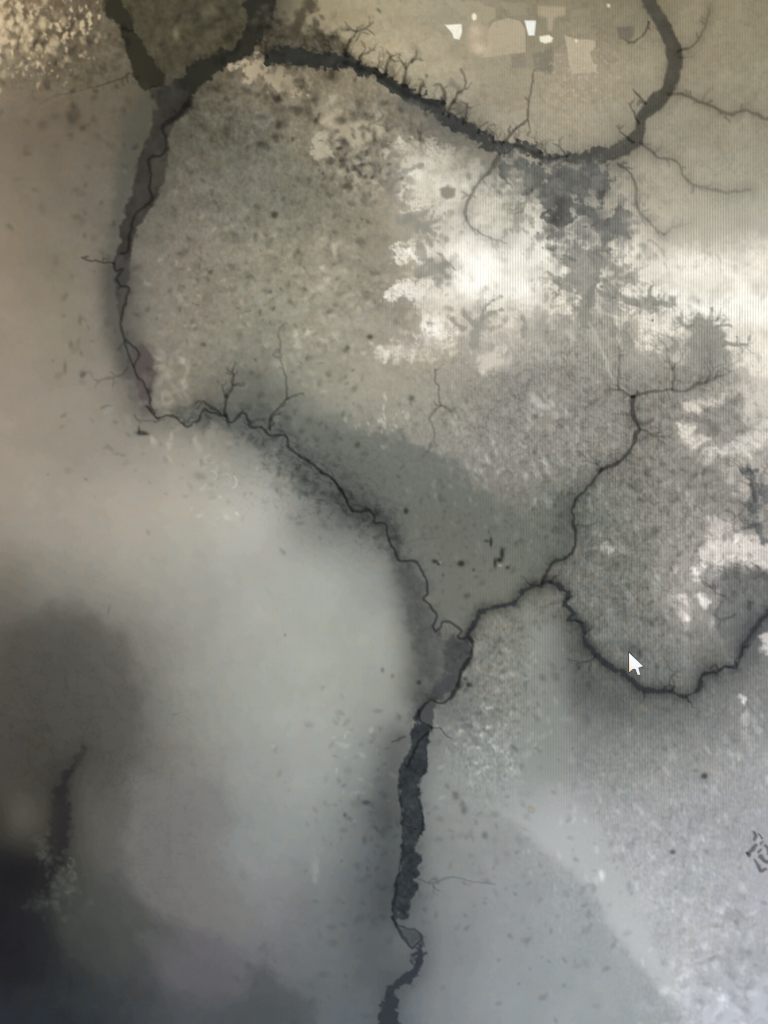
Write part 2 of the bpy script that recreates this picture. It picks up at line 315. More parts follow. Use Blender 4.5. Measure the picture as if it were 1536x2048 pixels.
# ---------------------------------------------------------------- lake arms and wooded wedge, top left
wedge = polyfield([(215,-320),(560,-320),(545,0),(500,95),(440,118),(395,140),(350,172),(320,165),(285,105),(258,55),(215,0)], 60)
paint(cover(wedge, 5, 5), (80, 75, 58)); I += (cover(wedge, 5)*(5*g2 + 4*g1 - 3*noise(60, seed=44)))[..., None]
paint(gauss(352, 68, 5, 9)*0.7 + gauss(420, 22, 10, 8)*0.45, (140, 127, 102))
larm = [(207,-320),(206,0),(213,32),(240,56),(243,78),(256,108),(262,140),(270,162),(290,181),(312,174),(330,170),(327,150),(314,126),(292,98),(277,70),(268,52),(262,28),(248,14),(242,0),(243,-320)]
paint(cover(polyfield(larm), 3.5, 3)*0.95, (50, 47, 37), 'dark_lake')
line([(238,56,2),(255,60,3),(272,62,1.5)], 0.25); line([(290,180,2),(320,170,3),(345,182,2.5)], 0.35)
rarm = [(524,-320,34),(524,0,32),(515,45,22),(500,82,20),(468,112,17),(435,124,19),(405,142,22),(382,165,22),(362,190,20),(352,212,16)]
paint(cover(linefield(rarm, 30), 4, 6)*0.95, (46, 46, 39), ARM)
# speckled dark bank north of the top river, and the road-like dark strip
bank = polyfield([(528,20),(556,22),(575,45),(592,52),(640,62),(672,72),(700,95),(706,118),(640,118),(540,120),(515,100)], 60)
paint(cover(bank, 14, 14, fbm(30, 5, 45))*0.85, (76, 71, 57)); I += (cover(bank, 12)*11*fbm(15, 3, 46))[..., None]
paint(cover(linefield([(640,-200,14),(622,-8,12),(604,30,10),(585,62,8)], 30), 9, 6)*0.8, (72, 66, 52))

# ---------------------------------------------------------------- the river down the left side: flood plain then thread
vall = [(312,178),(376,180),(385,190),(372,225),(348,246),(336,262),(336,300),(333,330),(330,352),(318,384),(304,412),(284,440),(268,475),(262,505),(256,530),(258,575),(250,610),(242,640),(236,640),(232,560),(228,525),(238,490),(246,445),(253,410),(264,375),(270,345),(283,300),(300,270),(308,240),(312,205)]
halo([(350,200),(318,260),(300,330),(280,400),(255,470),(245,540)], 0.10, 34, 12)
paint(cover(polyfield([(298,172),(314,205),(302,270),(285,300),(266,375),(248,445),(232,500),(217,500),(226,430),(240,350),(242,270),(258,220)], 60), 14, 6)*0.45, (82,80,70))
paint(gauss(262, 240, 16, 45, 8)*0.2, (84, 82, 69)); paint(gauss(255, 330, 14, 60, 10)*0.5, (88, 88, 79)); paint(gauss(232, 470, 10, 60, 8)*0.4, (92,95,90))
paint(cover(polyfield(vall), 4, 3)*0.95, (60, 57, 52), LEFT_RIVER); paint(cover(polyfield([(296,178),(330,166),(352,160),(374,188),(384,214),(350,244),(330,246),(314,216)]), 5, 3)*0.7, (54, 52, 47), LEFT_RIVER); I += (cover(polyfield(vall), 4)*4*g2)[..., None]
paint(cover(polyfield([(308,300),(334,300),(332,340),(322,372),(304,388),(304,350)]), 5, 4)*0.45, (82,77,69))
t = [(380,196,6),(360,228,5),(338,242,5),(326,256,4),(330,275,4),(333,298,4),(318,311,3.5),(299,314,3),(300,338,2.6),(303,352,2.6),(297,374,2.6),(304,392,2.6),(298,404,3),(280,420,3),(267,437,3),(263,455,3),(258,478,3),(256,502,3),(242,508,3),(232,518,3.2),(229,526,3)]
line(t, 0.30, 2, LEFT_RIVER)
halo([(228,540),(226,600),(226,650),(238,690),(262,735)], 0.22, 16, 6); halo([(252,560),(262,620),(268,690),(305,740)], 0.16, 18, 4)
halo([(268,740),(275,800),(300,835)], 0.16, 24, 4)
paint(cover(polyfield([(230,505),(222,545),(216,600),(216,640),(226,682),(246,722),(258,765),(268,805),(290,832),(320,840),(312,826),(304,790),(314,745),(304,702),(278,682),(254,654),(257,618),(264,578),(258,520)], 60), 9, 5)*0.55, (90, 88, 84), LEFT_RIVER)
purp = [(262,700),(284,690),(300,706),(312,735),(310,760),(302,785),(300,808),(310,826),(318,836),(300,826),(286,812),(277,790),(270,755)]
paint(cover(polyfield(purp), 4, 3)*0.85, (88, 80, 76), LEFT_RIVER)
paint(cover(polyfield([(238,575),(258,578),(252,612),(243,640),(238,620)]), 4, 3)*0.7, (82,78,73), LEFT_RIVER)
line([(228,526,3),(231,540,3),(246,538,2.4),(236,556,2.6),(241,571,2.4),(257,576,2.4),(252,600,2.4),(246,622,3),(241,640,3),(242,660,3),(249,676,3),(262,690,2.8),(274,699,2.8),(279,713,2.6),(272,726,2.4),(268,736,2.6),(274,752,2.4),(288,768,2.2),(297,788,2.2),(300,808,2.2),(310,826,2.4)], 0.30, 2, LEFT_RIVER)
line([(250,680,2.4),(256,702,2.4),(263,722,2.6),(268,736,2.4)], 0.28, 2, LEFT_RIVER)
mid = [(292,812),(301,822),(310,832),(318,836),(335,830),(350,833),(360,843),(372,853),(383,852),(387,844),(398,839),(403,825),(410,820),(425,826),(440,830),(450,833),(455,842),(465,844),(475,835),(483,827),(493,829),(497,842),(503,854),(520,853),(530,862),(540,871),(557,872),(572,870),(575,886),(581,898),(594,908),(612,920),(630,930),(640,942),(655,950),(672,965),(682,978),(690,996),(698,1012),(706,1022),(722,1024),(737,1022),(748,1032),(750,1044),(768,1046),(775,1057),(779,1084),(792,1107),(797,1121),(812,1124),(832,1124),(845,1141),(852,1161),(855,1187),(848,1198),(860,1214),(872,1232),(865,1250),(870,1261),(881,1255),(887,1242),(908,1247),(922,1263),(916,1272),(927,1278),(936,1270)]
halo(mid[6:22], 0.10, 20, 8); halo(mid[20:40], 0.05, 26, 12); halo(mid[38:48], 0.08, 17, 8)
band2 = polyfield([(360,850),(430,852),(500,882),(545,925),(575,947),(622,1008),(642,1022),(692,1032),(742,1078),(778,1102),(798,1135),(815,1130),(806,1100),(806,1060),(792,1036),(760,1000),(700,972),(652,925),(604,886),(592,858),(560,830),(520,815),(470,815),(420,808),(350,825)], 80)
paint(cover(band2 + 9*n_e + 4*n_s, 18, 6, n_r)*0.72, (90, 94, 90)); dim(cover(band2, 16)*sstep(0.2, 0.9, fbm(18, 3, 47))*0.16)
dim(cover(polyfield([(640,985),(690,975),(760,1010),(795,1045),(806,1100),(790,1110),(760,1060),(700,1035)], 50), 10, 8, n_e)*0.14)
halo([(430,800),(470,770),(540,800)], 0.13, 34); halo([(345,815),(400,812)], 0.10, 22); halo([(640,900),(720,960)],0.07,40)
# flood plain down to the meeting of the rivers
fp = polyfield([(786,1108),(800,1130),(836,1124),(850,1150),(858,1190),(852,1200),(872,1232),(888,1256),(920,1276),(938,1276),(945,1300),(930,1332),(920,1362),(905,1394),(880,1406),(852,1404),(838,1424),(828,1440),(815,1430),(836,1392),(852,1372),(845,1330),(828,1280),(815,1215),(800,1160)], 70)
halo([(800,1150),(815,1230),(830,1310),(826,1390)], 0.09, 24); paint(cover(fp, 20, 8, n_e)*0.66, (85, 88, 87)); I += (cover(fp, 10)*3.5*n_s)[..., None]; I += (cover(fp, 10)*4*g2)[..., None]
paint(cover(polyfield([(880,1270),(925,1280),(942,1290),(935,1325),(918,1365),(904,1392),(880,1404),(852,1396),(862,1375),(895,1345),(890,1310)]), 9, 8, n_e)*0.7, (66, 69, 70), ('flood_plain', 'dark grey flood plain below the fork'))
halo([(812,1150),(826,1230),(842,1310),(838,1390)], 0.16, 22); halo([(790,1480),(775,1560),(770,1620)],0.12,26)
line([(x, y, 2.6) for x, y in mid], 0.37, 2.1, LEFT_RIVER)
line([(x + 9*np.sin(1.3*i), y - 8 + 5*np.cos(1.9*i), 1.5) for i, (x, y) in enumerate(mid[18:44])], 0.13, 2.4); line([(x - 8 + 6*np.sin(2.1*i), y + 7 + 5*np.cos(1.4*i), 1.5) for i, (x, y) in enumerate(mid[20:46])], 0.12, 2.4)
line([(640,942,2.2),(672,965,2.8),(690,996,3),(706,1022,3)], 0.2, 2)
line([(706,1010,3),(760,1030,3),(788,1060,4),(797,1100,3)], 0.12, 6)

# ---------------------------------------------------------------- lower trunk
low = [(828,1444),(846,1446),(864,1456),(858,1480),(856,1500),(859,1522),(854,1540),(848,1555),(840,1570),(838,1592),(843,1612),(849,1640),(850,1656),(845,1670),(830,1690),(834,1710),(843,1724),(835,1738),(841,1748),(829,1758),(837,1770),(833,1782),(826,1795),(819,1815),(815,1836),(804,1841),(796,1830),(790,1842),(784,1836),(781,1815),(785,1800),(790,1780),(793,1760),(800,1740),(802,1710),(805,1680),(807,1650),(803,1620),(798,1595),(795,1570),(797,1550),(800,1536),(808,1520),(815,1500),(820,1480)]
halo([(815,1500),(800,1600),(806,1700),(795,1800)], 0.16, 26, 18); halo([(760,1670),(740,1750),(730,1850),(760,1930)], 0.09, 45)
paint(cover(polyfield(low), 3, 4)*0.95, (51, 56, 60), TRUNK); I += (cover(polyfield(low), 3)*(5*g1 + 5*g2))[..., None]
paint(cover(polyfield([(872,1404),(868,1428),(864,1452),(842,1448),(832,1438),(838,1420),(852,1406)]), 3, 2)*0.85, (68, 72, 74), TRUNK)
line([(936,1270,4),(943,1286,3.4),(943,1304,3),(938,1318,3.4),(928,1334,4),(921,1352,4),(917,1372,4),(906,1388,4.4),(894,1400,3),(880,1408,2.4),(866,1402,2.2),(852,1407,3),(842,1420,4.4),(832,1438,4.6)], 0.42, 2, TRUNK)
line([(872,1398,3),(850,1400,3),(838,1415,3)], 0.2, 4)
line([(838,1420,2),(842,1442,2.4),(852,1450,2.2),(864,1453,2.4),(860,1464,2.4),(846,1475,2.6),(834,1490,2.6),(824,1510,3),(814,1532,3)], 0.36, 2, TRUNK)
line([(864,1454,2),(880,1456,1.8),(890,1468,1.8),(903,1477,1.6)], 0.3, 1.8, 'stream'); line([(785,1484),(798,1477),(808,1470)], 0.28, 1.8, 'stream', 1.6)
line([(800,1540,2.5),(797,1580,2.5),(805,1640,2.5),(803,1710,2.5),(790,1790,3),(784,1820,3)], 0.25, 2.5); line([(850,1540,2),(838,1580,2.4),(846,1640,2.4),(832,1690,2)], 0.2, 2)
line([(812,1650,1.5),(830,1656,1.6),(848,1658,1.5)], 0.2); line([(784,1835,3),(792,1850,3.2),(801,1866,3.6),(812,1882,3.2),(823,1894,2.4),(836,1886,2.2),(842,1878,2.4)], 0.4, 2, TRUNK)
line([(792,1848,2),(812,1856,2),(834,1860,2.4),(842,1874,3)], 0.32, 2, TRUNK); paint(cover(polyfield([(800,1856),(834,1862),(840,1876),(823,1892),(810,1880)]), 4)*0.7, (72,78,82), TRUNK)
paint(cover(polyfield([(836,1862),(845,1876),(854,1894),(843,1888)]), 3)*0.8, (70,75,80), TRUNK)
tail = [(843,1882,5),(839,1905,9),(834,1928,9),(828,1945,8),(812,1958,9),(794,1972,9),(785,1986,11),(780,2010,18),(777,2048,22),(772,2130,22),(790,2330,20)]
halo([q[:2] for q in tail], 0.12, 18, 8); paint(cover(linefield(tail, 20), 3, 5)*0.95, (52, 57, 64), TRUNK)

# ---------------------------------------------------------------- the top river
top = [(538,120,10),(560,112,16),(590,110,17),(620,116,17),(660,122,17),(692,124,14),(720,135,13),(750,148,11),(780,166,12),(810,186,14),(838,200,13),(862,209,14),(880,222,13),(882,236,10),(905,246,14),(930,258,14),(958,271,14),(985,290,14),(1006,298,12),(1032,290,10),(1058,298,13),(1080,314,11),(1102,321,9),(1126,314,10),(1150,316,12),(1176,318,15),(1200,310,17),(1222,309,15),(1242,298,16),(1265,284,17),(1278,268,12),(1283,242,10),(1292,222,13),(1312,204,16),(1332,184,13),(1343,160,14),(1349,130,14),(1349,105,16),(1341,80,14),(1326,50,14),(1311,25,13),(1298,0,14),(1270,-80,15),(1250,-300,15)]
halo([(560,130),(660,150),(760,180),(830,225),(900,262),(960,290)], 0.16, 26, 6); halo([(900,260),(970,300),(1060,320),(1180,330),(1250,300)], 0.10, 26, 10)
halo([q[:2] for q in top[26:44]], 0.08, 16, 10)
F = linefield(top, 30)
m = cover(F + (6.5 - 5.3*sstep(1180, 1260, X))*(0.45*RN + 0.75*n_s), 3.4)*np.clip(0.93 + 0.05*n_e, 0, 0.97)
tc = np.stack([np.interp(X, [540, 900, 1200, 1350], v) for v in ([46, 60, 80, 78], [47, 61, 79, 74], [43, 59, 73, 62])], -1)
I += m[..., None]*(tc - I); lab(m, TOP_RIVER); I += (m*2.5*g2)[..., None]
line([(690,125,5),(750,148,5),(810,184,6),(870,210,5),(885,205,4)], 0.25, 5); line([(1030,292,3),(1072,308,4),(1100,322,4),(1126,312,4),(1145,310,3)], 0.22, 3)
paint(cover(polyfield([(780,192),(838,212),(878,226),(872,244),(838,236),(806,220)]), 10, 8, n_r)*0.6, (104,102,94))
paint(cover(linefield([(893,226,3),(884,205,5),(882,195,2)],20),3)*0.8,(66,66,60),TOP_RIVER)
# wooded dark ground south of the top river
wood = polyfield([(1000,312),(1060,322),(1100,330),(1200,328),(1222,352),(1215,380),(1180,398),(1150,404),(1195,425),(1240,428),(1248,452),(1225,474),(1198,462),(1172,446),(1148,436),(1128,452),(1112,480),(1098,462),(1104,432),(1085,408),(1062,385),(1040,352),(1012,345)], 80)
n_w = fbm(30, 5, 51); paint(cover(wood + 17*n_w + 10*n_e, 8)*np.clip(0.84 + 0.10*fbm(18, 3, 54), 0, 0.96), (93, 94, 90), 'dark_wood'); I += (cover(wood, 8)*6*g2)[..., None]
m = sstep(0.25, 0.9, fbm(26, 4, 52) + 0.4*(gauss(1160, 420, 110, 80) + gauss(1200, 560, 70, 60)) - 0.15)*np.minimum(1, 1.5*np.maximum(gauss(1150, 410, 110, 75), gauss(1200, 555, 70, 60)))
paint(m*0.5, (128, 126, 118))
mid_w = polyfield([(1128,498),(1150,492),(1182,490),(1220,500),(1215,525),(1195,540),(1196,575),(1188,600),(1184,628),(1178,655),(1162,650),(1155,610),(1148,585),(1118,586),(1106,562),(1136,552),(1134,525)], 60)
paint(cover(mid_w + 8*fbm(26, 5, 53) + 6*n_w + 5*n_s, 5)*np.clip(0.8 + .08*n_s, 0, 1), (139, 137, 128), 'dark_wood')
paint(cover(polyfield([(1170,585),(1190,572),(1186,610),(1172,620)]), 4, 4)*0.6, (128,126,118))
for pts in ([(1268,612),(1280,595),(1302,592),(1316,604),(1308,622),(1280,622)], [(1384,640),(1400,632),(1422,634),(1430,650),(1446,662),(1452,692),(1462,730),(1450,765),(1400,770),(1372,740),(1378,706),(1374,678),(1386,662)]):
    paint(cover(polyfield(pts, 40) + 4*n_e + 4*n_s, 5)*np.clip(0.80 + .08*gf, 0, 1)*sstep(775, 690, Y), (143, 141, 132), 'dark_wood')
for s, (x, y, a, l, w, k) in enumerate([(1270,606,200,60,6,.3),(1310,606,10,40,5,.3),(1300,594,-70,24,4,.25),(1448,690,2,55,3,.25),(1384,652,200,40,4,.25),(1435,652,-40,30,3,.25),(1180,510,-10,60,5,.22),(1195,560,10,60,5,.22),(1120,565,190,45,4,.2),(1210,590,40,60,5,.22),(1430,640,-60,25,3,.2)]):
    twigs(x, y, a, l, w*1.1, k*.75, 2, 300 + s)
paint(cover(polyfield([(880,376),(895,370),(910,378),(911,392),(896,400),(882,393)]), 4)*0.9, (140,135,121), 'pond')
paint(cover(polyfield([(836,492),(845,484),(855,500),(856,522),(838,520)], 30), 3, 3)*0.7, (150,146,134), 'pond')
for (x, y, rx, ry, k) in [(1415,720,10,30,.2),(1400,760,50,8,.15),(1205,385,10,6,.5),(1115,430,12,26,.5),(1195,440,16,12,.4),(895,530,22,8,.35),(815,630,24,26,.18)]: dim(gauss(x, y, rx, ry)*k*.6)
# ragged fingers of scrub reaching into the pale ground
def scrub(pts, a=0.75, c=(150, 147, 136), name=None):
    mm = cover(linefield(pts, 10) + 2.2*n_s, 2.6)*a; paint(mm, c, name)
for p in [[(948,690,9),(952,665,9),(962,640,6),(968,618,4),(978,605,3),(990,592,2)],[(966,636,5),(985,626,4),(1004,622,3)],[(950,650,6),(935,632,4),(925,622,2)],[(985,600,2.4),(1000,594,1.6)],[(1048,668,6),(1050,648,5),(1046,632,2)],[(1090,680,5),(1094,664,5),(1092,650,2)],[(905,640,5),(915,650,5),(928,660,6)],
  [(800,440,9),(830,432,8),(850,426,4),(862,412,2)],[(840,450,8),(858,446,5),(876,440,3),(884,432,1.6)],[(850,455,6),(866,466,4),(874,482,2)],[(835,445,6),(848,462,4),(856,476,2)],[(862,438,3),(866,424,1.6)],
  [(840,545,12),(870,538,10),(888,530,7),(884,515,4),(876,508,2)],[(888,530,5),(900,528,3),(908,538,1.6)],[(884,545,4),(894,556,2)],[(850,530,4),(862,520,3)],[(845,330,4),(780,350,5),(775,330,4)],[(772,370,6),(785,392,5),(800,408,4),(812,412,2)],[(790,385,3),(800,378,1.6)],
  [(1230,585,6),(1252,597,5),(1268,605,6)],[(1205,560,7),(1222,572,5),(1235,590,4)],[(1215,520,7),(1225,535,5),(1232,545,3)],[(1300,600,6),(1318,605,4),(1340,612,4),(1348,602,2)],[(1312,598,3),(1320,590,2)],[(1298,590,4),(1302,578,3),(1310,572,1.6)],[(1385,655,6),(1368,652,4),(1358,640,4),(1352,636,2)],[(1364,632,3),(1364,620,3)],[(1432,640,3),(1440,632,2.4),(1448,634,1.2)],[(1440,652,3),(1462,652,1.6)],[(1446,684,4),(1470,690,2.6),(1496,690,1.6)],[(1472,690,2),(1474,672,1.2)],[(1494,690,1.6),(1498,668,1)],[(1422,632,3),(1424,616,2)],
  [(1345,700,8),(1352,684,5),(1340,676,3),(1325,668,2)],[(1262,690,8),(1250,670,8),(1255,650,7)],[(1225,660,10),(1215,640,9)],[(1175,650,10),(1165,620,12)],[(1120,560,6),(1108,555,5),(1098,545,2)],[(1120,590,4),(1104,598,2.4)]]: scrub(p)
for s_, (x, y, a, l, w, k) in enumerate([(1000,330,60,55,5,.3),(1060,380,110,50,5,.25),(720,260,-30,60,5,.18),(1150,520,190,40,4,.16),(1210,560,0,60,4,.16),(1200,600,60,40,4,.15),(950,470,-60,30,2,.12),(1300,480,40,40,3,.1)]):
    twigs(x, y, a, l, w, k, 2, 340 + s_)
paint(cover(linefield([(1180,646,2),(1200,690,3.6),(1222,752,3)], 12), 4)*0.55, (204,199,184), 'bare_strip')

# streams, north bank of the top river
TN = [[(690,108,5),(698,84,4),(712,66,3),(716,55,2.5)],[(712,64,3),(734,56,2.6),(746,44,2)],[(708,62,2.6),(696,56,2.4),(691,46,2)],[(712,80,2),(722,66,1.8)],
 [(716,128,4),(722,112,3.2),(738,104,2.4),(750,100,1.6)],[(724,112,2.6),(730,94,2)],[(770,148,4),(777,126,3.2),(782,114,2.6),(776,102,2)],[(781,116,2.6),(791,110,1.8)],
 [(807,172,5),(810,148,4.4),(814,132,3.6),(828,118,3),(834,102,2)],[(812,136,3),(800,122,2.4)],[(822,124,2.4),(838,116,1.8)],[(840,192,4),(842,176,3),(850,170,2)],
 [(886,206,5),(889,186,4.4),(884,172,3.4),(873,170,2)],[(897,232,4.6),(902,212,4),(912,192,3.4),(926,178,2.6),(930,160,2.4),(924,138,1.8)],[(926,246,4),(934,226,3.4),(935,208,3)],[(958,268,4),(964,252,2)],
 [(988,282,4),(984,266,2.4),(980,258,1.6)],[(1006,284,3),(1030,260,2.8),(1053,240,2.6),(1056,212,2.4),(1063,182,2.2),(1066,160,2.2),(1068,140,1.6)],[(1056,240,2),(1062,262,1.4)],[(1135,310,3),(1120,292,2)],
 [(1278,246,3),(1262,216,2),(1258,206,1.4)],[(1292,206,3.4),(1276,190,2.6),(1268,178,1.6)],[(1268,286,3),(1240,262,2),(1238,250,1.6)],[(1298,45,3),(1291,64,2.4),(1272,80,2.4),(1256,84,3)]]
for p in TN: line([(x, y, w*.85) for x, y, w in p], 0.40, 2.2, 'stream', fade=.35, spurs=2)
TE = [([(1356,102,4),(1384,93,3),(1400,72,2.6),(1412,46,2.4),(1418,18,1.8)], .30), ([(1358,118,2),(1390,112,1.6)], .18), ([(1336,190,4),(1370,189,4),(1394,202,4.4),(1422,212,3.6),(1444,224,4.4),(1464,229,4),(1492,221,3.4),(1512,228,4),(1540,240,4),(1700,270,3)], .28),
 ([(1282,288,4),(1300,300,3.4),(1318,317,3.4),(1344,317,3),(1360,330,3),(1368,352,3),(1386,369,3.4),(1412,376,3.4),(1450,384,4),(1500,380,3)], .24), ([(1308,306,2.4),(1322,294,1.4)], .2), ([(1236,328,4),(1258,344,3.2),(1270,370,3),(1273,398,3),(1276,422,4),(1294,440,3.6),(1308,456,3.4),(1328,470,3.4)], .30),
 ([(1326,470,3),(1345,455,2.4),(1382,446,2)], .14), ([(1272,390,1.8),(1310,388,1.4)], .12), ([(1405,200,2.4),(1418,180,1.6)], .15),([(1480,222,2),(1508,200,1.4)],.12),
 ([(998,312,7),(984,336,5.4),(970,354,3.6),(950,376,3.6),(940,396,4.4),(932,416,3.6),(931,432,3),(942,452,2.6),(962,466,2.6),(988,480,2.4),(1012,486,2)], .36), ([(968,362,2),(980,378,1.4)], .2), ([(838,262,5),(842,290,3.6),(845,312,2)], .24), ([(932,432,2),(926,450,1.4)],.15),
 ([(700,300,3),(690,270,2)], .1)]
for p, k in TE: halo([q[:2] for q in p], k*.28, 9, 2); line([(x, y, w*.8) for x, y, w in p], k, 2.8, 'stream', fade=.5, spurs=min(7, len(p) - 1))
for s in range(40):                                                      # short gullies along both banks
    u = rng.uniform(0, 0.62)*len(top[:36]); i = int(u); x, y, w = top[i]; dx, dy = top[i+1][0] - x, top[i+1][1] - y
    a = np.degrees(np.arctan2(dy, dx)) - 90 + rng.normal(0, 22)
    twigs(x + np.cos(np.radians(a))*w*.8, y + np.sin(np.radians(a))*w*.8, a, rng.uniform(14, 46), rng.uniform(1.6, 2.8), 0.20, 2, 500 + s)

# ---------------------------------------------------------------- right-hand river
r4 = [(936,1270,4),(946,1254,4.4),(955,1236,4.6),(963,1222,4.4),(982,1217,4.4),(1006,1213,4.4),(1022,1209,4),(1036,1195,4),(1050,1179,4.4),(1066,1171,4.6),(1082,1171,4.6),(1096,1164,4.2),(1112,1170,4.4),(1126,1178,4.4),(1136,1188,4),(1130,1206,4.6),(1140,1218,4.6),(1146,1228,4),(1140,1240,4.2),(1160,1246,4.4),(1168,1262,4.6),(1170,1282,5),(1184,1300,5.4),(1200,1319,5.4),(1222,1336,5),(1246,1346,5),(1262,1362,5.4),(1280,1377,5),(1302,1382,4.6),(1326,1383,4.4),(1346,1385,3.6),(1364,1394,3.6),(1384,1388,3.6),(1398,1374,4),(1404,1352,3.6),(1420,1346,3.6),(1434,1346,2.6)]
halo([q[:2] for q in r4[:14]], 0.14, 12, 2); halo([q[:2] for q in r4[18:]], 0.12, 13, 4)
halo([(1150,1270),(1160,1330),(1185,1370),(1230,1400)], 0.13, 28)
halo([q[:2] for q in r4], 0.14, 7, 4)
paint(cover(linefield(r4, 14), 2.6, 2.2, n_s)*0.9, (50, 53, 56), RIGHT_RIVER)
e = [(1434,1346,4),(1430,1330,5),(1446,1334,5),(1462,1338,5),(1474,1330,6),(1466,1318,4),(1478,1304,8),(1490,1282,11),(1502,1262,13),(1518,1240,14),(1536,1218,16),(1600,1170,18),(1700,1130,18)]
halo([q[:2] for q in e], 0.12, 22, 6); paint(cover(linefield(e, 30), 4, 7, n_e)*0.85, (86, 88, 91), RIGHT_RIVER)
paint(cover(linefield([(1484,1310,2),(1500,1286,3),(1512,1262,4),(1524,1240,5),(1540,1222,5)], 10), 4, 3)*0.5, (70,72,76), RIGHT_RIVER)
line([(1434,1346,3),(1450,1336,3),(1472,1332,3.4),(1480,1306,4),(1492,1284,4.4),(1505,1262,5),(1522,1240,5.4),(1545,1216,6)], .30, 3, RIGHT_RIVER)
line([(1420,1338,2),(1432,1330,2.4),(1440,1342,2.4),(1452,1334,2.4),(1474,1338,2.4),(1470,1318,2),(1484,1312,2),(1482,1298,2),(1500,1290,1.8)], 0.25, 2, RIGHT_RIVER)
for s, (x, y, a, l) in enumerate([(1340,1384,-70,26),(1328,1380,-60,50),(1374,1395,80,22),(1100,1165,-40,30),(1060,1170,230,24),(1150,1240,10,20),(1190,1310,160,46),(1290,1384,100,20),(1135,1195,-20,18),(1170,1268,-30,20)]):
    twigs(x, y, a, l, 2.2, .28, 1, 560 + s)
r5 = [(1084,1166,3.4),(1090,1152,3.2),(1098,1138,3.2),(1108,1124,3),(1126,1117,3),(1143,1106,3),(1150,1086,3),(1152,1066,3),(1146,1052,2.6),(1148,1036,2.4),(1143,1022,2.4),(1150,1004,2.4),(1164,986,2.4),(1180,970,2),(1190,956,2),(1198,944,2.6),(1206,937,4.4),(1218,934,4),(1238,925,4),(1252,910,4),(1265,890,4.4),(1272,870,4.6),(1278,858,4),(1272,842,4.4),(1266,825,4.6),(1266,794,4.6)]
halo([q[:2] for q in r5[:12]], 0.13, 20, 2); halo([q[:2] for q in r5[14:]], 0.12, 16, 2)
line(r5, 0.40, 2.4, NORTH_RIVER); dim(gauss(1200, 941, 4, 5)*0.4)
for p, k in [([(1266,794,4),(1254,788,3),(1240,781,3),(1218,780,2)], .32), ([(1238,781,3),(1237,755,2.6),(1240,725,2.2),(1238,695,2)], .25), ([(1266,794,3.6),(1290,786,3.2),(1320,782,3),(1345,779,3),(1372,781,3),(1388,773,4),(1412,765,3.4),(1440,752,3)], .32),
  ([(1345,778,3),(1348,744,3),(1336,718,2.6),(1334,698,2)], .26), ([(1280,858,3),(1298,865,3),(1312,873,2.4),(1336,873,2)], .30), ([(1264,830,2.4),(1248,827,2),(1224,830,1.6)], .2), ([(1150,1052,2),(1175,1052,2),(1195,1044,1.6),(1206,1036,1.2)], .22), ([(1195,930,1.8),(1180,910,1.6),(1165,890,1.4)], .16),([(1440,752,3),(1480,735,2)],.12),([(1400,765,2),(1402,735,1.6)],.14)]:
    line(p, k*1.05, 2.2, 'stream', fade=.5, spurs=min(5, len(p)))
for pts, w_, k in [([(1500,940,8),(1512,985,10),(1506,1020,12),(1514,1055,10),(1536,1080,9),(1620,1110,9)], 1, .62), ([(1536,985,20),(1600,980,24)], 1, .5)]:
    paint(cover(linefield(pts, 40), 8, 9, n_e)*min(k*1.4, .85), (99, 101, 101), FIELD_STREAM)
for s, (x, y, a, l, w, k) in enumerate([(1510,1000,-100,80,5,.28),(1500,1010,190,60,5,.25),(1512,1050,160,60,4,.22),(1440,1170,-50,70,6,.25),(1470,1190,-100,70,6,.28),(1500,1200,-120,80,6,.28),(1500,1215,-80,60,5,.28),(1430,1230,-60,60,5,.2),(1520,960,-70,50,5,.25),(1450,1180,200,60,5,.2),(1535,1160,200,70,7,.28)]):
    twigs(x, y, a, l*.8, w, k*.7, 2, 600 + s)
paint(cover(polyfield([(1420,1160),(1480,1135),(1536,1150),(1600,1150),(1600,1200),(1500,1215),(1440,1200)], 60), 14, 20, n_r)*0.55, (118, 118, 116))
paint(cover(polyfield([(1082,1212),(1100,1200),(1108,1206),(1085,1222)], 20), 6, 6)*0.5, (92,84,82))
halo([(1150,1300),(1150,1380)], 0.10, 26)
for s, (x, y, a, l, w, k) in enumerate([(1345,740,-60,50,2.4,.18),(1336,700,-120,40,2,.16),(1412,765,-40,50,2.6,.18),(1430,757,-70,45,2.4,.16),(1238,720,-70,40,2,.16),(1238,700,-110,36,2,.15),(1252,910,200,60,2,.14),(1236,925,230,70,2,.14),(1205,937,200,60,2,.14),(1312,872,-50,50,2,.15),(1336,873,-20,40,2,.14),(1490,1010,130,60,3,.2),(1500,960,-120,50,3,.2),(1450,1190,220,60,3,.2),(1470,1230,140,50,3,.18),(1110,700,60,90,2,.10),(1060,760,110,90,2,.10),(1000,800,120,80,2,.10)]):
    twigs(x, y, a, l, w, k, 2, 700 + s)
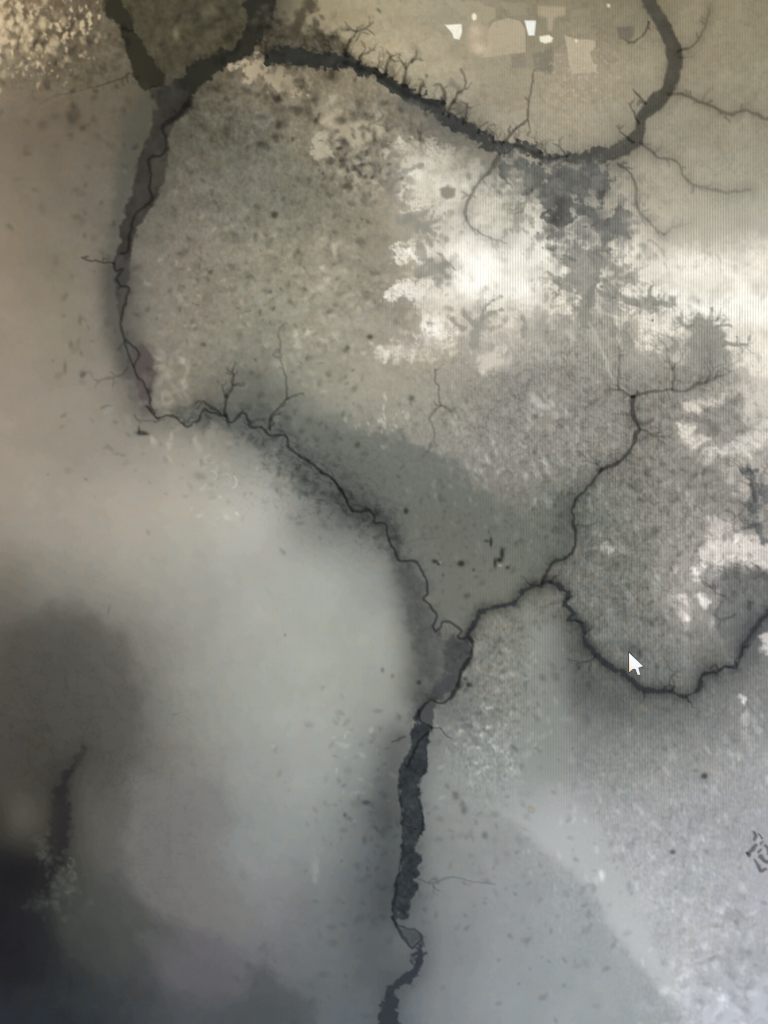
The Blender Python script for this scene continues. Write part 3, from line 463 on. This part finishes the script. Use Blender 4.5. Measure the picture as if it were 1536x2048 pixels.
# smaller inland streams
for p, k in [([(539,858,3),(543,838,2.8),(558,816,2.8),(574,798,2.6),(592,790,2),(606,786,1.4)], .34), ([(574,798,2.2),(573,762,2),(567,736,2),(558,715,1.8),(561,690,1.8),(556,668,1.8),(562,654,1.8),(574,646,1.4)], .24),
  ([(872,738,1.6),(871,760,1.8),(877,776,1.8),(877,800,2),(880,811,2.4),(864,822,2.8),(858,838,2.6),(864,850,1.8),(870,872,2),(864,888,1.8),(856,904,1.4)], .24), ([(880,811,2),(892,814,2.6),(902,824,1.8)], .26), ([(874,740,1.6),(888,728,1.2)], .15),
  ([(163,516,1.4),(180,522,1.6),(205,524,1.8),(228,525,2.4)], .40), ([(256,734,1.6),(242,751,1.8),(220,757,1.8),(202,760,1.6),(188,776,1.2)], .20), ([(248,686,1.8),(232,702,1.4)], .18),
  ([(450,832,3.4),(451,805,3),(454,792,3),(462,778,2.6),(465,762,2.4),(466,740,2)], .38), ([(454,792,3),(446,780,2),(444,770,1.6)], .28), ([(440,826,3.4),(420,812,3),(404,802,2.4),(392,806,2)], .32), ([(464,770,2),(480,770,1.8)], .28), ([(466,752,1.8),(478,742,1.4)], .25), ([(464,745,2),(452,738,1.6)], .25),([(468,738,2),(470,727,2.6)],.25),
  ([(258,146,2.4),(246,158,2),(216,165,2),(194,172,1.8)], .28), ([(194,172,1.6),(150,183,1.4),(116,190,1.4),(78,208,1.2)], .15),
  ([(838,1758,1.4),(862,1767,1.4),(885,1759,1.5),(915,1756,1.5),(940,1762,1.4),(992,1768,1.1)], .20), ([(868,1770,3),(862,1800,2)], .08), ([(205,846,1.4),(220,810+4,1.2)], .01), ([(203,815,2),(215,810,2.2),(228,812,1.2)], .15),
  ([(215,1225,2),(222,1212,1.6)], .14), ([(345,1430,2),(362,1424,1.4)], .1), ([(530,1170,1),(556,1225,1),(570,1270,1.2),(571,1300,1)], .03), ([(640,1000,1.6),(665,1002,1.6),(690,1010,1.4)], .15), ([(815,1085,1.2),(850,1076,1.2),(880,1076,1)], .10),
  ([(1388,1765,1),(1388,1766,1)], .0), ([(560,860,2),(590,872,2),(604,890,1.6)], .14),([(310,845,2),(330,838,2)],.2),([(270,830,1.6),(282,842,2),(310,842,1.6)],.2)]:
    line(p, k, 2, 'stream' if k > .17 else None, fade=.35, spurs=min(3, len(p) - 2) if k > .17 else 0)

# ---------------------------------------------------------------- dark valley, lower left
paint(np.clip(gauss(192, 1640, 30, 75), 0, 1)*0.45, (100, 97, 90))
dv = [(170,1500,3),(158,1514,5),(140,1538,7),(128,1566,9),(120,1600,14),(118,1640,19),(114,1680,22),(98,1720,28),(60,1770,40)]
halo([q[:2] for q in dv], 0.14, 20, 6); paint(cover(linefield(dv, 40), 8, 6, n_e)*0.85, (42, 41, 42))
for (x, y, rx, ry, c, a) in [(5,1640,24,30,(38,36,32),.7),(20,1740,50,45,(30,29,32),.85),(20,1860,34,80,(33,32,37),.6),(42,1632,36,38,(92,89,78),.7),(90,1455,10,5,(58,55,48),.5),(158,1518,8,5,(50,50,44),.7),(290,1770,0.1,0.1,(0,0,0),0),(75,1690,20,18,(62,60,52),.4)]:
    if a: paint(gauss(x, y, rx, ry)*a, c)
def ring(x, y, r, col, a, w=2.0, sq=1.0, arc=(0, 360)):
    th = np.radians(np.linspace(arc[0], arc[1], 14)); p = [(x + r*np.cos(t)*sq, y + r*np.sin(t), w) for t in th]
    paint(cover(linefield(p, 8), 1.8)*a, col)
for q_ in [(141,1724,9,(108,111,99),.32,3,.8,(-90,150)),(142,1752,11,(108,112,98),.32,3,.7,(-120,60)),(138,1776,9,(106,110,94),.3,3,1.1,(10,120)),(82,1708,9,(92,92,84),.3,3,1,(-60,120)),
  (450,958,11,(178,175,163),.5,2.2,1.1,(-120,100)),(462,962,14,(205,201,190),.5,2,.9,(-50,80)),(425,950,9,(190,185,172),.5,2,1,(-90,60)),(420,918,8,(182,178,165),.4,2,1.4,(30,260)),(440,1045,10,(188,188,180),.4,2,1.2,(120,260)),(1063,1618,6,(148,142,130),.7,2.6,1,(0,360))]: ring(*q_)
paint(gauss(1063, 1618, 4)*0.6, (158,150,138))

for pts, col, f, a in [
  ([(0,1265),(60,1240),(110,1215),(190,1230),(230,1262),(262,1310),(272,1360),(282,1410),(285,1460),(262,1510),(235,1560),(200,1600),(150,1520),(0,1440)], (78,76,69), 26, .45),
  ([(265,1545),(330,1560),(440,1560),(470,1640),(420,1700),(415,1750),(460,1770),(520,1850),(480,1880),(400,1860),(330,1840),(260,1770),(250,1700),(265,1620)], (122,121,119), 18, .5),
  ([(120,1830),(200,1760),(232,1755),(262,1795),(300,1838),(350,1865),(380,1900),(300,1930),(200,1960),(130,1920)], (72,76,72), 24, .45),
  ([(280,1870),(360,1862),(440,1880),(480,1920),(470,1980),(400,1995),(330,1970)], (101,99,103), 22, .5),
  ([(498,1932),(530,1935),(570,1980),(625,2005),(640,2060),(460,2060),(470,2025),(490,1985)], (76,81,84), 16, .6),
  ([(0,1790),(90,1830),(120,1900),(100,1960),(0,1960)], (36,36,40), 26, .5)]:
    paint(cover(polyfield(pts, 70) + 7*fbm(40, 4, 63), f)*a, col)
# the shown heights come in whole steps: faint terraces on the smooth slopes
calm = 1 - np.clip(np.maximum(A1, A2)/8, 0, 1); calm *= sstep(620, 760, Y + 0*X) + 0.5*sstep(330, 200, X)*sstep(800, 600, Y)
lum = I.mean(2) + 1.5*fbm(70, 4, 64) + 0.9*n_e*0.6
st_ = 7.0; qv = np.floor(lum/st_)*st_ + st_/2; fr = lum/st_ - np.floor(lum/st_); qs = (np.floor(lum/st_) + sstep(0.0, 0.35, fr))*st_
I += (np.clip(calm, 0, 1)*0.40*(qs - st_/2 - lum + 1.5))[..., None]
# pale ridge, lower right: the ground left of it lies lower and darker
rg = [(1020,1625),(1045,1660),(1085,1693),(1130,1726),(1170,1755),(1200,1792),(1228,1850),(1262,1898),(1296,1935),(1330,1985),(1360,2020),(1385,2060),(1500,2200)]
P = spline([(x, y, 0) for x, y in rg])[:, :2]
sd = np.full((NY, NX), 1e9); side = np.zeros((NY, NX)); w_ = window(880, 1480, 1640, 2200)
for a, b in zip(P[:-1], P[1:]):
    dx, dy = b - a; L = np.hypot(dx, dy); px, py = WX[w_] - a[0], WY[w_] - a[1]
    t = np.clip((px*dx + py*dy)/(L*L), 0, 1); d = np.hypot(px - t*dx, py - t*dy); nw = d < sd[w_]
    side[w_] = np.where(nw, (dx*py - dy*px)/L, side[w_]); sd[w_] = np.where(nw, d, sd[w_])
sg = np.where(sd < 1e8, side, 0); near = np.exp(-(sd/70)**2)*sstep(1600, 1680, Y)*sstep(2150, 2040, Y)
I += (near*np.where(sg < 0, 4*sstep(0, 16, -sg), -8*sstep(0, 16, sg)))[..., None]
paint(gauss(1140, 1640, 60, 55, 45)*0.35, (180, 183, 184))
paint(np.clip(sstep(0.0, 0.7, fbm(40, 4, 61) + 1.2*gauss(1440, 2030, 60, 40) + 0.5*gauss(1500, 1960, 60, 60) - 0.5), 0, 1)*np.minimum(1, 1.4*gauss(1450, 2000, 80, 70))*0.8, (198, 201, 209))
paint(gauss(1470, 1925, 55, 50)*0.4, (160,166,171)); paint(gauss(1435, 1975, 25, 25)*0.4, (158,164,168))

# faint dendritic etching of the uplands
up_ = np.clip(1.3*gauss(1150, 800, 220, 110) + 1.2*gauss(1300, 1080, 150, 150) + 0.9*gauss(1450, 950, 80, 120), 0, 1)
dim((0.10*vein + 0.09*vein2)*up_); dim(0.05*vein*sstep(600, 760, X)*sstep(480, 380, Y)); dim(0.07*vein*np.clip(gauss(120, 1420, 160, 130) + gauss(330, 1700, 120, 150)*.6, 0, 1)); dim(0.07*vein2*np.clip(gauss(520, 400, 170, 170), 0, 1)); dim(0.10*vein2*np.clip(gauss(640, 960, 110, 70) + gauss(720, 1040, 60, 50), 0, 1))
# flecks: light scratches on the uplands, dark pits everywhere, by chance
def flecks(n, cx, cy, rx, ry, col, a, r0, r1, seed, el=1.6, rot=None):
    r = np.random.default_rng(seed)
    for _ in range(n):
        x, y = r.normal(cx, rx), r.normal(cy, ry); s = r.uniform(r0, r1)*r.uniform(.7, 1.25); th = r.uniform(0, 180) if rot is None else rot + r.normal(0, 14)
        w = window(x - 5*s*el, y - 5*s*el, x + 5*s*el, y + 5*s*el); c, sn = np.cos(np.radians(th)), np.sin(np.radians(th))
        dx, dy = WX[w] - x, WY[w] - y; u = (dx*c + dy*sn)/(s*el); v = (-dx*sn + dy*c)/s
        m = (np.exp(-0.5*(u*u + v*v)**1.5)*a*r.uniform(.4, 1))[..., None]
        I[w] = I[w]*(1 + m*col) if np.isscalar(col) else I[w] + m*(np.array(col, float) - I[w])
for n, cx, cy, rx, ry, k, r0, r1, sd_ in [(140,540,430,150,170,-.17,2,5,1),(110,650,600,130,80,-.17,2,4.5,2),(60,420,620,90,130,-.15,2,4,3),(110,640,210,130,60,-.28,3,8,4),(60,170,240,90,110,-.12,3,6,5),(40,180,640,50,150,-.12,2.5,4.5,6),(70,680,850,130,90,-.15,2,4,7),(60,620,960,70,60,-.15,2.5,6,8),
    (260,1180,900,170,110,-.13,2,5,9),(240,1270,1140,120,130,-.13,2,5,10),(160,1330,1640,130,130,-.09,2,5,11),(70,1060,1800,110,130,-.12,2.5,5,12),(110,1000,1350,60,110,-.16,2,5,13),(60,700,1560,70,90,-.1,2,4.5,14),(70,920,1650,60,120,-.1,2,5,15),(40,640,1880,90,80,-.08,3,6,16),(50,760,1700,40,110,-.12,2,6,17),(90,950,1120,80,90,-.1,2,3,18),(60,380,930,130,60,-.09,2,4,19),(70,1440,1920,60,70,-.1,3,7,20),(90,110,90,100,60,-.2,3,6,21),(60,420,60,60,50,-.14,4,8,22),(90,740,330,40,40,-.3,2.5,5,23),(150,1420,950,100,120,-.14,3,7,24)]:
    flecks(n, cx, cy, rx, ry, k, 1, r0, r1, sd_)
flecks(60, 90, 1698, 12, 22, (92, 93, 84), .2, 1.6, 4, 71, 1.8); flecks(90, 126, 1765, 20, 28, (96, 102, 90), .22, 1.6, 4.5, 72, 1.9); flecks(30, 84, 1808, 16, 12, (84, 90, 88), .2, 2, 5, 73)
flecks(26, 632, 1734, 5, 18, (158, 160, 154), .16, 2, 5, 74, 2.2, 80)
flecks(90, 70, 55, 65, 42, (212, 190, 150), .55, 2.5, 5.5, 75, 1.5, 85); flecks(40, 30, 60, 40, 50, (222, 200, 160), .6, 2.5, 6, 76, 1.5, 85)
for n, cx, cy, rx, ry, k, r0, r1, sd_, ro in [(60,420,600,80,120,.16,2,4.5,41,None),(60,680,560,80,60,.14,3,6,42,None),(28,770,850,28,24,.22,1.5,3,43,80),(150,1020,930,90,50,.13,2,4.5,44,70),(200,1200,950,160,120,.10,2,5,45,80),(200,1270,1160,120,120,.10,2,5,46,80),(240,1330,1640,120,130,.08,1.8,4.5,47,75),(60,970,1490,40,40,.16,2,4,48,None),(60,1010,1350,50,80,.12,2,5,49,None),(24,700,1540,50,60,.12,1.5,4,50,None),(14,440,960,50,40,.1,2,5,51,None),(120,1420,1940,70,70,.08,2.5,6,52,None),(60,330,780,40,50,.14,3,6,53,None),(40,630,700,60,40,.1,3,6,54,None),(60,1450,1180,60,90,.15,3,6,55,80),(40,1480,1480,50,70,.12,3,6,56,70)]:
    flecks(n, cx, cy, rx, ry, k, 1, r0, r1, sd_, 1.9, ro)
for n, cx, cy, rx, ry, c, a, r0, r1, sd_ in [(70,1220,555,26,32,(146,143,133),.7,2,6,80),(45,1130,560,22,40,(150,147,136),.65,2,6,81),(60,845,455,28,22,(148,144,130),.65,2,6,82),(80,775,355,22,40,(140,135,120),.65,2,6,83),(60,1045,400,30,40,(140,137,125),.6,2,6,84),(26,1320,606,22,10,(148,146,136),.6,2,5,85),(50,1205,470,30,20,(120,119,113),.6,2,7,86),(60,955,655,30,28,(158,154,143),.6,2,6,87),(40,880,545,18,16,(148,145,133),.6,2,5,88),(40,1240,610,28,22,(150,147,138),.6,2,5,89),(30,1395,655,30,22,(150,148,139),.5,2,5,90),(50,800,690,40,14,(158,153,140),.5,2,6,91),(60,1080,650,40,18,(164,160,150),.5,2,7,92),(60,1440,1160,40,30,(128,128,125),.5,2,6,93),(60,1450,960,50,40,(140,138,133),.5,2,7,94),(40,1120,480,20,20,(118,118,112),.6,2,6,95),(50,1010,345,26,18,(118,117,110),.6,2,6,96),(50,1250,440,18,22,(125,124,116),.6,2,6,97),(40,1400,900,40,40,(146,143,136),.5,2,6,98)]:
    flecks(n, cx, cy, rx, ry, c, a, r0, r1, sd_, 1.4)
flecks(26, 990, 725, 18, 16, (205, 198, 182), .6, 2, 6, 110, 1.5); flecks(40, 1140, 690, 50, 30, (180, 176, 165), .4, 2, 6, 111, 1.8, 70); flecks(24, 1085, 820, 20, 20, (200, 195, 186), .5, 2, 6, 112); flecks(50, 830, 700, 45, 12, (222, 212, 193), .5, 2, 5, 113); flecks(40, 650, 560, 40, 40, (178, 170, 150), .4, 2, 6, 114); flecks(40, 700, 600, 50, 60, (172, 166, 148), .35, 2, 7, 115)
flecks(10, 145, 235, 6, 6, (88,82,70), .0, 5, 6, 70)
for x, y, rx, ry, k in [(146,232,11,15,.18),(85,250,8,8,.12),(165,256,6,5,.2),(812,1022,4,5,.45),(870,1123,5,3,.45),(877,1128,3,2.5,.4),(922,1127,6,5,.5),(973,1082,4,2.4,.35),(982,1084,2.4,8,.5),(1004,1107,3.4,9,.5),(999,1120,5,4,.5),(990,1126,2.6,8,.45),(1015,1135,3,3,.4),(947,1140,2.4,3,.3),(886,1150,2.4,3,.2),(283,866,9,4,.45),(278,860,2,6,.35),(292,868,5,2,.3),(823,797,5,5,.3),(740,674,5,4,.4),(715,890,5,5,.25),(695,695,4,4,.3),(732,1605,7,4,.3),(690,1630,3,4,.25),(912,1592,6,7,.2),(928,1620,5,7,.2),(970,1672,5,5,.2),(838,1365,4,4,.35),(938,1370,5,4,.45),(930,1358,3,3,.3),(1409,1552,5,5,.45),(1345,1704,5,4,.4),(1302,628,0.1,.1,0),(550,430,5,6,.3),(1270,1300,20,9,.12),(765,1340,3,4,.2),(785,1352,3,4,.15),(985,1912,0.1,.1,0),(755,1422,8,4,.12),(570,1270,2,2,.2),(1085,1420,0.1,.1,0),(300,782,6,5,.2),(165,748,5,6,.2),(160,640,3,8,.15),(130,735,3,10,.15),(142,690,4,7,.15),(548,430,4,5,.2),(1305,640,2,2,.3),(1305,641,1.6,1.6,.3)]:
    if k: dim(np.clip(gauss(x, y, rx*.8, ry*.8)*1.4, 0, 1)*k)
dim(gauss(880, 1125, 2, 2)*-.3); dim(gauss(1000, 1131, 3, 2)*-.35)
for p in [[(1506,1664,2),(1512,1672,3),(1508,1682,2.4)],[(1518,1668,2),(1524,1676,2.6)],[(1498,1706,5),(1506,1698,4),(1512,1690,2.4)],[(1500,1712,3),(1494,1706,2)],[(1520,1712,4),(1530,1722,4.5),(1545,1724,4)],[(1516,1704,2.4),(1522,1698,2)],[(1530,1690,2.4),(1536,1698,3),(1534,1708,2.4)],[(1516,1732,3),(1522,1740,3.4),(1530,1738,2.4)],[(1511,1722,2),(1514,1728,2)],[(1526,1682,1.6),(1520,1688,1.6)]]: line(p, .36, 2)
# the map goes on over the rest of the panel
beyond = sstep(20, 260, np.maximum(np.maximum(-X, X - 1536), np.maximum(-Y, Y - 2048)))
rv = np.abs(fbm(420, 4, 121)); I += (beyond*(26*fbm(330, 4, 120) + 9*fbm(60, 3, 122) + 5*fbm(24, 2, 123)))[..., None]
paint(beyond*sstep(0.075, 0.03, rv)*0.7, (72, 74, 74)); dim(beyond*sstep(0.3, 0.03, rv)*0.18)
# sensor-like fine grain of the shown image
I += (1.2*noise(3.2, seed=81) + 0.9*noise(6, seed=82))[..., None]
# stripes of pixel columns: how strongly they show, by place
ST = 0.004 + 0.040*sstep(820, 1250, X)*sstep(1750, 1350, Y)*(0.6 + 0.4*sstep(100, 450, Y)) + 0.03*gauss(1000, 540, 160, 120) + 0.02*gauss(1450, 600, 160, 110)
ST = np.clip(ST*(0.85 + 0.55*noise(9, 26, seed=91) + 0.4*noise(60, 80, seed=92)), 0, 0.07)
ch = 0.05*sstep(950, 700, Y) + 0.10*sstep(700, 900, X)*sstep(600, 300, Y) + 0.25*gauss(150, 1420, 200, 220); I = I*(1 - ch[..., None]) + ch[..., None]*I.mean(2, keepdims=True)
I = np.clip(I, 6, 255)
# ---------------------------------------------------------------- materials
def lin(c):
    c = np.clip(np.asarray(c, float)/255, 0, 1)
    return np.where(c <= 0.04045, c/12.92, ((c + 0.055)/1.055)**2.4)
def lit_material(name, stripes):
    """a lit display surface: shows the colours stored on the mesh, with the fine columns of the pixel grid"""
    m = bpy.data.materials.new(name); m.use_nodes = True; nt = m.node_tree; N = nt.nodes; L = nt.links
    p = N['Principled BSDF']; p.inputs['Base Color'].default_value = (0.004, 0.004, 0.004, 1); p.inputs['Roughness'].default_value = 0.45
    p.inputs['Specular IOR Level'].default_value = 0.12
    col = N.new('ShaderNodeAttribute'); col.attribute_name = 'shown'
    src = col.outputs['Color']
    if stripes:
        st = N.new('ShaderNodeAttribute'); st.attribute_name = 'columns'
        tc = N.new('ShaderNodeTexCoord'); sx = N.new('ShaderNodeSeparateXYZ'); L.new(tc.outputs['Object'], sx.inputs[0])
        comb = N.new('ShaderNodeCombineColor')
        for i, ph in enumerate((0.0, 0.3, 0.6)):
            a = N.new('ShaderNodeMath'); a.operation = 'MULTIPLY_ADD'; a.inputs[1].default_value = 2*math.pi/(5.4*U); a.inputs[2].default_value = ph; L.new(sx.outputs['X'], a.inputs[0])
            s = N.new('ShaderNodeMath'); s.operation = 'SINE'; L.new(a.outputs[0], s.inputs[0])
            k = N.new('ShaderNodeMath'); k.operation = 'MULTIPLY'; L.new(s.outputs[0], k.inputs[0]); L.new(st.outputs['Fac'], k.inputs[1])
            w = N.new('ShaderNodeMath'); w.operation = 'MULTIPLY_ADD'; w.inputs[1].default_value = 2.2; w.inputs[2].default_value = 1.0; L.new(k.outputs[0], w.inputs[0])
            L.new(w.outputs[0], comb.inputs[i])
        mx = N.new('ShaderNodeMix'); mx.data_type = 'RGBA'; mx.blend_type = 'MULTIPLY'; mx.inputs[0].default_value = 1
        L.new(src, mx.inputs[6]); L.new(comb.outputs[0], mx.inputs[7]); src = mx.outputs[2]
    L.new(src, p.inputs['Emission Color']); p.inputs['Emission Strength'].default_value = 1.0
    return m
M_SCREEN = lit_material('lit_screen', True); M_POINTER = lit_material('lit_pointer', False)
M_BLACK = bpy.data.materials.new('black_plastic'); M_BLACK.use_nodes = True
pb = M_BLACK.node_tree.nodes['Principled BSDF']; pb.inputs['Base Color'].default_value = (0.02, 0.02, 0.022, 1); pb.inputs['Roughness'].default_value = 0.5
nz = M_BLACK.node_tree.nodes.new('ShaderNodeTexNoise'); nz.inputs['Scale'].default_value = 1500
bp = M_BLACK.node_tree.nodes.new('ShaderNodeBump'); bp.inputs['Strength'].default_value = 0.15; bp.inputs['Distance'].default_value = 0.0002
M_BLACK.node_tree.links.new(nz.outputs['Fac'], bp.inputs['Height']); M_BLACK.node_tree.links.new(bp.outputs[0], pb.inputs['Normal'])

# ---------------------------------------------------------------- the monitor
def link(name, me, parent=None, mat=None):
    o = bpy.data.objects.new(name, me); sc.collection.objects.link(o)
    if mat: me.materials.append(mat)
    if parent: o.parent = parent
    return o
monitor = bpy.data.objects.new('computer_monitor', None); sc.collection.objects.link(monitor)
monitor['label'] = 'lit computer monitor showing a grey height map with dark rivers and a white mouse pointer'
monitor['category'] = 'monitor'
def pt(x, y): return ((np.asarray(x) - 768)*U, PZ + (1024 - np.asarray(y))*U)

# every displayed feature is its own patch of the panel; together they tile it without overlap
VX, VZ = pt(X, Y)
CO = np.stack([VX.ravel(), np.zeros(VX.size), VZ.ravel()], 1).astype(np.float32)
COLS = np.concatenate([lin(I), np.ones((NY, NX, 1))], 2).reshape(-1, 4).astype(np.float32)
STR = ST.ravel().astype(np.float32)
q0 = (np.arange(NY - 1)[:, None]*NX + np.arange(NX - 1)[None]).ravel()
QUADS = np.stack([q0, q0 + NX, q0 + NX + 1, q0 + 1], 1)
def patch(name, faces, parent, label=None):
    used = np.unique(faces); remap = np.zeros(NX*NY, np.int32); remap[used] = np.arange(len(used))
    f = remap[faces]; me = bpy.data.meshes.new(name)
    me.vertices.add(len(used)); me.vertices.foreach_set('co', CO[used].ravel())
    me.loops.add(f.size); me.loops.foreach_set('vertex_index', f.ravel().astype(np.int32))
    me.polygons.add(len(f)); me.polygons.foreach_set('loop_start', np.arange(0, f.size, 4, dtype=np.int32))
    me.update(calc_edges=True)
    a = me.attributes.new('shown', 'FLOAT_COLOR', 'POINT'); a.data.foreach_set('color', COLS[used].ravel())
    b = me.attributes.new('columns', 'FLOAT', 'POINT'); b.data.foreach_set('value', STR[used])
    o = link(name, me, parent, M_SCREEN)
    if label: o['label'] = label
    return o
flab = LAB[:-1, :-1].ravel()
screen = patch('screen', QUADS[flab == 0], monitor, 'screen lit with a soft grey height map')
for k in range(1, len(NAMES)):
    n, lb = NAMES[k][:2]
    if (flab == k).sum() > 4: patch(n, QUADS[flab == k], screen, lb)

# mouse pointer: a white arrow with a thin dark rim, a hair in front of the picture
def flat(name, pts, cols, depth, parent, label=None):
    bm = bmesh.new(); lay = bm.verts.layers.float_color.new('shown'); vs = []
    for (x, y), c in zip(pts, cols):
        u, w = pt(x, y); v = bm.verts.new((u, -depth, w)); v[lay] = (*lin(c), 1); vs.append(v)
    f = bm.faces.new(vs); f.normal_update()
    if f.normal.y > 0: f.normal_flip()
    bmesh.ops.triangulate(bm, faces=[f]); me = bpy.data.meshes.new(name); bm.to_mesh(me); bm.free()
    o = link(name, me, parent, M_POINTER)
    if label: o['label'] = label
    return o
arrow = [(1257.9,1306.0),(1258.3,1344.2),(1265.8,1337.2),(1271.0,1337.8),(1275.3,1349.4),(1280.3,1349.2),(1276.2,1335.2),(1285.6,1332.2)]
acol = [(252,252,250),(253,224,190),(250,246,240),(240,240,248),(236,240,236),(226,232,226),(240,248,252),(236,246,250)]
rim = [(1256.2,1302.6),(1256.3,1345.6),(1259.0,1345.8),(1265.9,1339.6),(1269.9,1340.0),(1273.9,1350.8),(1280.8,1350.9),(1281.6,1349.8),(1278.0,1336.6),(1287.4,1333.6),(1287.0,1331.6),(1258.6,1303.4)]
rcol = [(52,56,54),(58,48,36),(70,66,58),(98,100,99),(92,94,92),(62,64,60),(74,78,77),(88,92,92),(92,98,102),(64,72,76),(92,98,98),(70,74,73)]
pointer = flat('mouse_pointer', arrow, acol, 0.00008, screen, 'white arrow-shaped mouse pointer')
flat('pointer_rim', rim, rcol, 0.00004, pointer)

# frame and rear shell round the panel
def ring_frame(name, x0, x1, z0, z1, b, y0, y1):
    bm = bmesh.new()
    def loop(d, y): return [bm.verts.new((x, y, z)) for x, z in ((x0 - d, z0 - d), (x1 + d, z0 - d), (x1 + d, z1 + d), (x0 - d, z1 + d))]
    A, B, C_, D = loop(0, y0), loop(b, y0), loop(b, y1), loop(0, y1)
    for P_, Q_ in ((A, B), (B, C_), (C_, D), (D, A)):
        for i in range(4): bm.faces.new((P_[i], P_[(i + 1) % 4], Q_[(i + 1) % 4], Q_[i]))
    bmesh.ops.recalc_face_normals(bm, faces=bm.faces[:])
    bmesh.ops.bevel(bm, geom=bm.edges[:], offset=0.0007, segments=2, affect='EDGES', profile=0.6)
    me = bpy.data.meshes.new(name); bm.to_mesh(me); bm.free(); return link(name, me, monitor, M_BLACK)
(x0, z1), (x1, z0) = pt(PX0, PY0), pt(PX1, PY1)
ring_frame('bezel', float(x0), float(x1), float(z0), float(z1), 0.012, -0.004, 0.010)
bm = bmesh.new(); bmesh.ops.create_cube(bm, size=1)
for v in bm.verts:
    t = 0.86 if v.co.y > 0 else 1.0
    v.co = (v.co.x*(x1 - x0 + 0.022)*t, 0.030 + v.co.y*0.036, PZ + v.co.z*(z1 - z0 + 0.022)*t)
bmesh.ops.bevel(bm, geom=bm.edges[:], offset=0.005, segments=3, affect='EDGES')
me = bpy.data.meshes.new('rear_shell'); bm.to_mesh(me); bm.free(); link('rear_shell', me, monitor, M_BLACK)
